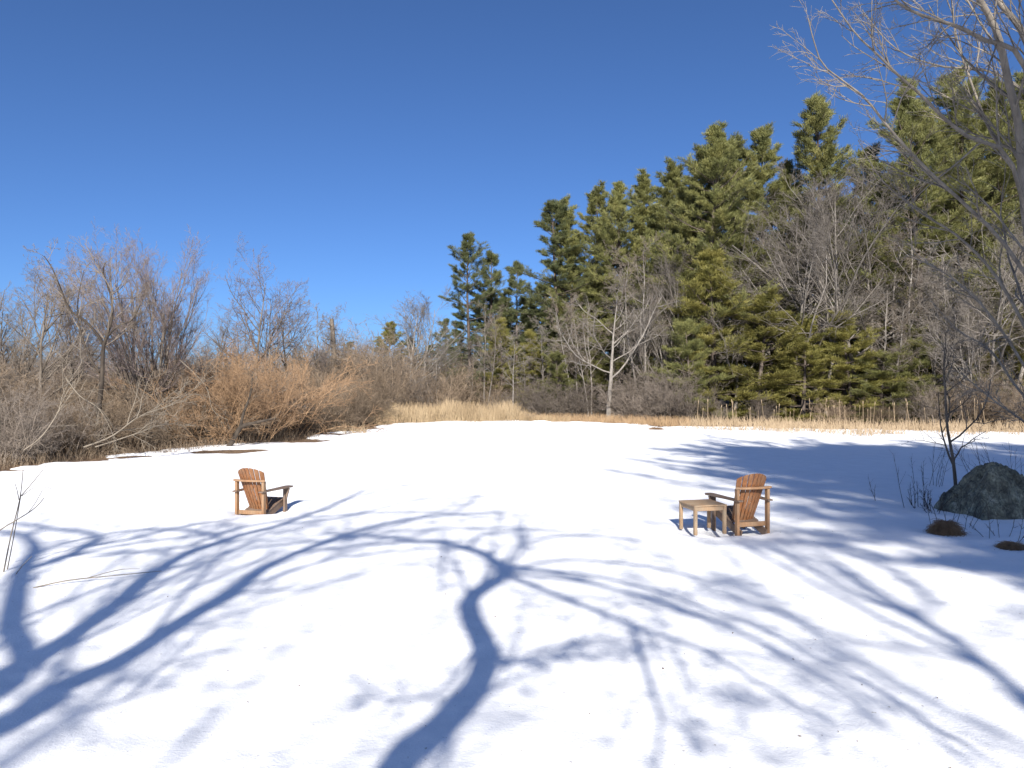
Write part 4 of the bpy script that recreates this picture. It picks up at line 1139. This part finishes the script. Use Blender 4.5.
# ------------------------------------------------------------------ near bare tree at the right edge
def near_tree():
    rng = np.random.default_rng(101)
    D = 12.5
    bx, by = gx(1052, D), D
    r = empty('overhanging_tree', (bx, by, GROUND)); tag(r, "near leafless tree at the right edge, its long branches hanging over sky and pines", 'bare tree')
    def w(px, py, dd): return (gx(px, D + dd) - bx, dd, hz(py, D + dd) - GROUND)
    tr = MB(); limbs = []
    def line(pts, r0, r1, K=20, sides=7):
        limbs.append(polyline_tube(tr, pts, np.linspace(r0, r1, len(pts)), K, sides))
    line([(0, 0, -0.2), (-0.05, 0, 1.5), w(1040, 320, 0), w(1024, 200, 0), w(1019, 128, 0), w(1008, 80, -.1), w(996, 30, -.2), w(972, -15, -.4), w(930, -110, -.7)], 0.088, 0.04, 26, 10)
    line([w(1034, 260, 0), w(1048, 120, .3), w(1024, 36, .5), w(994, -6, .7), w(960, -80, 1.0)], 0.075, 0.035)
    line([w(1045, 190, -.4), w(1024, 64, -.7), w(982, 39, -1.0), w(956, 26, -1.2), w(930, 18, -1.4), w(900, 4, -1.6), w(868, -30, -1.8)], 0.045, 0.012)
    line([w(1030, 230, 0), w(1008, 156, -.4), w(969, 137, -.9), w(943, 117, -1.2), w(920, 94, -1.4), w(898, 75, -1.6), w(878, 55, -1.8), w(855, 33, -2.0), w(832, 0, -2.2)], 0.036, 0.008)
    line([w(1036, 290, 0), w(1002, 241, -.3), w(969, 208, -.6), w(937, 179, -.9), w(911, 153, -1.1), w(888, 127, -1.3), w(865, 98, -1.5), w(839, 78, -1.8), w(820, 60, -2), w(808, 18, -2.2)], 0.034, 0.007)
    line([w(1040, 320, 0), w(1021, 166, .4), w(995, 140, .6), w(972, 85, .9), w(955, 30, 1.1), w(950, -30, 1.2)], 0.035, 0.01)
    line([w(1042, 360, 0), w(1000, 282, .4), w(960, 238, .6), (w(920, 212, .8)), w(882, 180, 1.0), w(858, 140, 1.2)], 0.032, 0.006)
    line([w(1044, 400, 0), w(1008, 340, -.5), w(975, 298, -.9), w(940, 270, -1.2), w(905, 255, -1.5)], 0.026, 0.005)
    line([w(1046, 420, 0), w(1015, 385, .6), w(990, 350, .9), w(958, 330, 1.2), w(930, 300, 1.4)], 0.026, 0.005)
    line([w(1046, 440, 0), w(1022, 420, -.6), w(1000, 405, -.9), w(975, 385, -1.2), w(960, 372, -1.3)], 0.022, 0.005)
    line([w(1050, 130, .2), w(1022, 90, .6), w(985, 70, 1.0), w(940, 66, 1.4), w(895, 48, 1.8), w(862, 10, 2.1)], 0.03, 0.007)
    link('trunk', tr.mesh('overhang_trunk', M['overhang']), r)
    cr = MB()
    for P, R in limbs:
        big = R[0, 0] > 0.1
        spec = [(10 if big else 14, .4 if big else .15, .95, 34, 10, .16 if big else .22, 6, .09, .03), (6, .2, 1, 34, 12, .5, 5, .12, .02), (4, .2, 1, 36, 14, .55, 3, .14, .0)]
        for q in bare_levels(rng, P, R, spec, 0.0028): cr.tubes(q[0], q[1], 3)
    link('crown', cr.mesh('overhang_crown', M['overhang']), r)
near_tree()

# ------------------------------------------------------------------ trees behind the viewer: they throw the long shadows
def shade_tree(label, base, limbs, seed, spec, group='bare trees behind the viewer', twigmin=0.006):
    """limbs: list of ([(px, py)] shadow course on the snow, width0 px at start, width1 px at end, y-depth at start, y-depth at end)"""
    rng = np.random.default_rng(seed)
    r = empty('shade_tree', (base[0], base[1], GROUND)); tag(r, label, 'bare tree', group)
    tr = MB(); L = []
    for (pts, w0, w1, ya, yb, extra) in limbs:
        W = []; RR = []
        n = len(pts)
        for i, (px, py) in enumerate(pts):
            x, d = snow_pt(px, py)
            yb_ = ya + (yb - ya) * i / max(1, n - 1)
            W.append((x - base[0], yb_ - base[1], (d - yb_) * TAN - GROUND))
            RR.append((w1 + (w0 - w1) * (1 - i / max(1, n - 1)) ** 1.35) / F * d / 2)
        if extra: 
            W = [tuple(e) for e in extra[0]] + W; RR = list(extra[1]) + RR
        L.append(polyline_tube(tr, W, RR, 36, 8))
    link('trunk', tr.mesh('shade_trunk', M['bark']), r)
    cr = MB()
    for (P, R), lim in zip(L, limbs):
        sp = spec if lim[1] > 8.5 else [(max(4, spec[0][0] // 2),) + spec[0][1:]] + spec[1:]
        for q in bare_levels(rng, P, R, sp, twigmin): cr.tubes(q[0], q[1], 3)
    link('crown', cr.mesh('shade_crown', M['twig']), r)

TW = [(11, .15, 1.0, 40, 14, .27, 8, .09, .02), (5, .2, 1, 38, 14, .5, 5, .12, .02), (4, .2, 1, 38, 14, .5, 4, .14, .02)]
B1 = (-1.75, -5.0)
shade_tree("bare tree behind the viewer, its trunk shadow curving up the middle of the snow", B1, [
    ([(395, 768), (425, 742), (455, 712), (477, 684), (486, 660), (482, 640), (472, 620), (469, 603), (478, 590), (496, 580), (503, 570), (490, 557), (470, 548), (447, 543), (418, 541), (370, 536), (320, 533)], 42, 5, -5.0, -6.2,
     ([(0, 0, -0.2), (0.25, 0, 2.0), (0.7, 0, 4.0)], [0.24, 0.19, 0.165])),
    ([(503, 572), (520, 545), (580, 535), (640, 540)], 5, 3, -5.7, -6.6, None),
    ([(505, 572), (600, 585), (700, 615), (800, 665), (880, 720)], 6, 3, -5.7, -7.0, None),
    ([(502, 570), (570, 572), (660, 592), (760, 630), (860, 680), (960, 745)], 6, 3, -5.8, -4.2, None),
    ([(482, 640), (440, 690), (400, 700), (370, 690)], 6, 3, -5.0, -4.0, None),
    ([(484, 655), (520, 663), (560, 659), (600, 655)], 9, 3, -5.0, -4.2, None),
    ([(500, 572), (545, 590), (600, 613), (650, 632), (700, 650), (770, 690), (830, 722)], 9, 4, -5.7, -4.5, None),
    ([(497, 562), (560, 574), (620, 590), (680, 610), (730, 628), (790, 662), (860, 704)], 7, 4, -5.8, -6.8, None),
    ([(632, 626), (642, 660), (655, 700), (660, 725), (655, 768)], 8, 5, -5.0, -4.2, None),
    ([(468, 548), (480, 536), (512, 531), (560, 530)], 6, 3, -6.0, -6.5, None),
    ([(444, 544), (443, 565), (440, 590)], 5, 3, -6.0, -5.6, None),
    ([(503, 570), (560, 560), (640, 566), (720, 582), (800, 606)], 5, 3, -5.9, -7.0, None),
], 201, TW)
B2 = (-5.6, -5.5)
shade_tree("wide bare tree behind the viewer, its limbs casting arching shadows on the left", B2, [
    ([(0, 725), (50, 692), (125, 655), (190, 617), (235, 590), (260, 571), (300, 551), (350, 533), (415, 518), (500, 512)], 40, 4, -5.5, -6.6, ([(0.0, 0, -0.2), (0.5, 0, 2.2), (1.2, 0, 4.4)], [0.26, 0.2, 0.16])),
    ([(5, 672), (40, 655), (75, 631), (115, 605), (150, 576), (185, 556), (225, 540), (280, 525), (320, 510), (365, 490)], 34, 4, -5.5, -4.6, ([(0.5, 0, 2.2), (1.0, 0, 4.0), (1.5, 0, 5.4)], [0.18, 0.16, 0.14])),
    ([(2, 690), (10, 620), (24, 572), (36, 552), (30, 540), (14, 533), (-10, 531)], 27, 6, -5.5, -6.0, ([(0.3, 0, 1.4), (0.9, 0, 3.6), (1.4, 0, 5.0)], [0.2, 0.18, 0.17])),
    ([(30, 570), (58, 561), (85, 549), (98, 540), (88, 533), (55, 529), (15, 522)], 14, 6, -5.7, -5.2, None),
    ([(185, 556), (130, 552), (80, 556), (40, 575)], 4, 3, -4.9, -5.4, None),
    ([(225, 540), (190, 531), (120, 532), (60, 545)], 6, 4, -4.9, -4.0, None),
    ([(300, 552), (360, 545), (420, 541), (470, 540)], 6, 3, -6.1, -7.0, None),
    ([(280, 525), (350, 515), (420, 500), (480, 497)], 4, 2, -4.8, -4.4, None),
    ([(20, 690), (60, 710), (120, 700), (170, 660), (230, 650)], 6, 3, -5.5, -4.0, None),
    ([(150, 576), (230, 552), (320, 540), (420, 530), (520, 528)], 5, 3, -5.2, -6.4, None),
    ([(190, 545), (260, 524), (340, 514), (420, 512), (500, 520)], 5, 2, -4.9, -3.8, None),
    ([(100, 556), (180, 548), (260, 540), (330, 540)], 5, 3, -5.5, -7.0, None),
    ([(240, 588), (330, 560), (430, 548), (480, 550)], 5, 3, -6.0, -5.0, None),
    ([(36, 612), (95, 590), (150, 572), (205, 563)], 6, 3, -5.6, -4.6, None),
    ([(75, 549), (130, 540), (190, 526), (240, 518)], 6, 3, -5.3, -4.4, None),
    ([(60, 560), (120, 546), (200, 536), (235, 529), (225, 524)], 6, 3, -5.4, -6.6, None),
], 202, TW)
B3 = (4.6, -13.0)
shade_tree("bare tree behind the viewer, its twigs throwing soft streaks on the right snow", B3, [
    ([(1060, 725), (1024, 697), (985, 665), (955, 640), (920, 620), (885, 605), (850, 592), (815, 570), (780, 550), (740, 535), (690, 527), (640, 520)], 26, 4, -13.0, -14.5, ([(0, 0, -0.2), (-0.1, 0, 4.0), (-0.4, 0, 8.0)], [0.26, 0.2, 0.16])),
    ([(920, 620), (930, 600), (910, 580), (870, 560), (830, 545)], 10, 3, -13.4, -12.4, None),
    ([(985, 665), (940, 655), (880, 645), (820, 632), (760, 605), (700, 590)], 9, 3, -13.2, -11.5, None),
    ([(1050, 760), (980, 730), (900, 690), (850, 660), (800, 640), (740, 620), (690, 575)], 9, 3, -13.0, -11.0, ([(-0.1, 0, 4.0), (-0.6, 0.2, 7.5)], [0.1, 0.08])),
    ([(900, 690), (860, 720), (800, 735), (740, 735)], 5, 3, -12.2, -11.2, None),
    ([(850, 660), (800, 680), (760, 715), (700, 750)], 5, 3, -12.0, -11.2, None),
    ([(960, 645), (1000, 625), (1030, 610)], 7, 4, -13.2, -14.5, None),
], 203, [(9, .15, 1.0, 28, 10, .30, 8, .07, .02), (5, .2, 1, 32, 12, .5, 6, .1, .02), (4, .2, 1, 36, 14, .5, 4, .14, .02)], twigmin=0.008)
# pines behind on the right: the deep blue shade round the boulder
P_HIGH = [pine_meshes(81, 22.0, 11.4, 4.9, 'needle', 0.42, 1.2, gap=0.05, spacing=0.42), pine_meshes(82, 22.0, 10.8, 5.0, 'needle_dark', 0.38, 1.2, gap=0.05, spacing=0.42)]
for k, (x, y, h, wd) in enumerate([(7.3, -12.8, 21.2, 1.0), (10.8, -12.8, 21.6, 1.1), (15.0, -13.0, 21.4, 1.15), (19.5, -12.6, 21.2, 1.2), (24.5, -13, 21, 1.2), (9.2, -16.0, 22.6, 1.0), (13.2, -16.5, 22.8, 1.1), (17.5, -16.0, 22.6, 1.1)]):
    p = P_HIGH[k % 2]
    sc = h / 22.0
    put('shade_pine', p, (x, y, GROUND), k * 1.3, (sc * wd, sc * wd, sc), 'tall pine behind the viewer that shades the right side of the snow', 'pine tree', 'pines behind the viewer')

SOFT = [bare_tree(91, 15.0, 2, 0.22, 0.15, [(10, .35, 1.0, 48, 12, .5, 9, .1, .05), (5, .2, 1, 42, 12, .5, 6, .13, .03), (4, .2, 1, 40, 14, .5, 5, .15, .02)], twigmin=0.005)] * 2
for k, (x, y, sc) in enumerate([(-2.6, -16.0, 1.0)]):
    put('shade_tree', SOFT[k % 2], (x, y, GROUND), k * 2.1, sc, 'tall bare tree farther behind the viewer, softly mottling the snow', 'bare tree', 'bare trees behind the viewer')
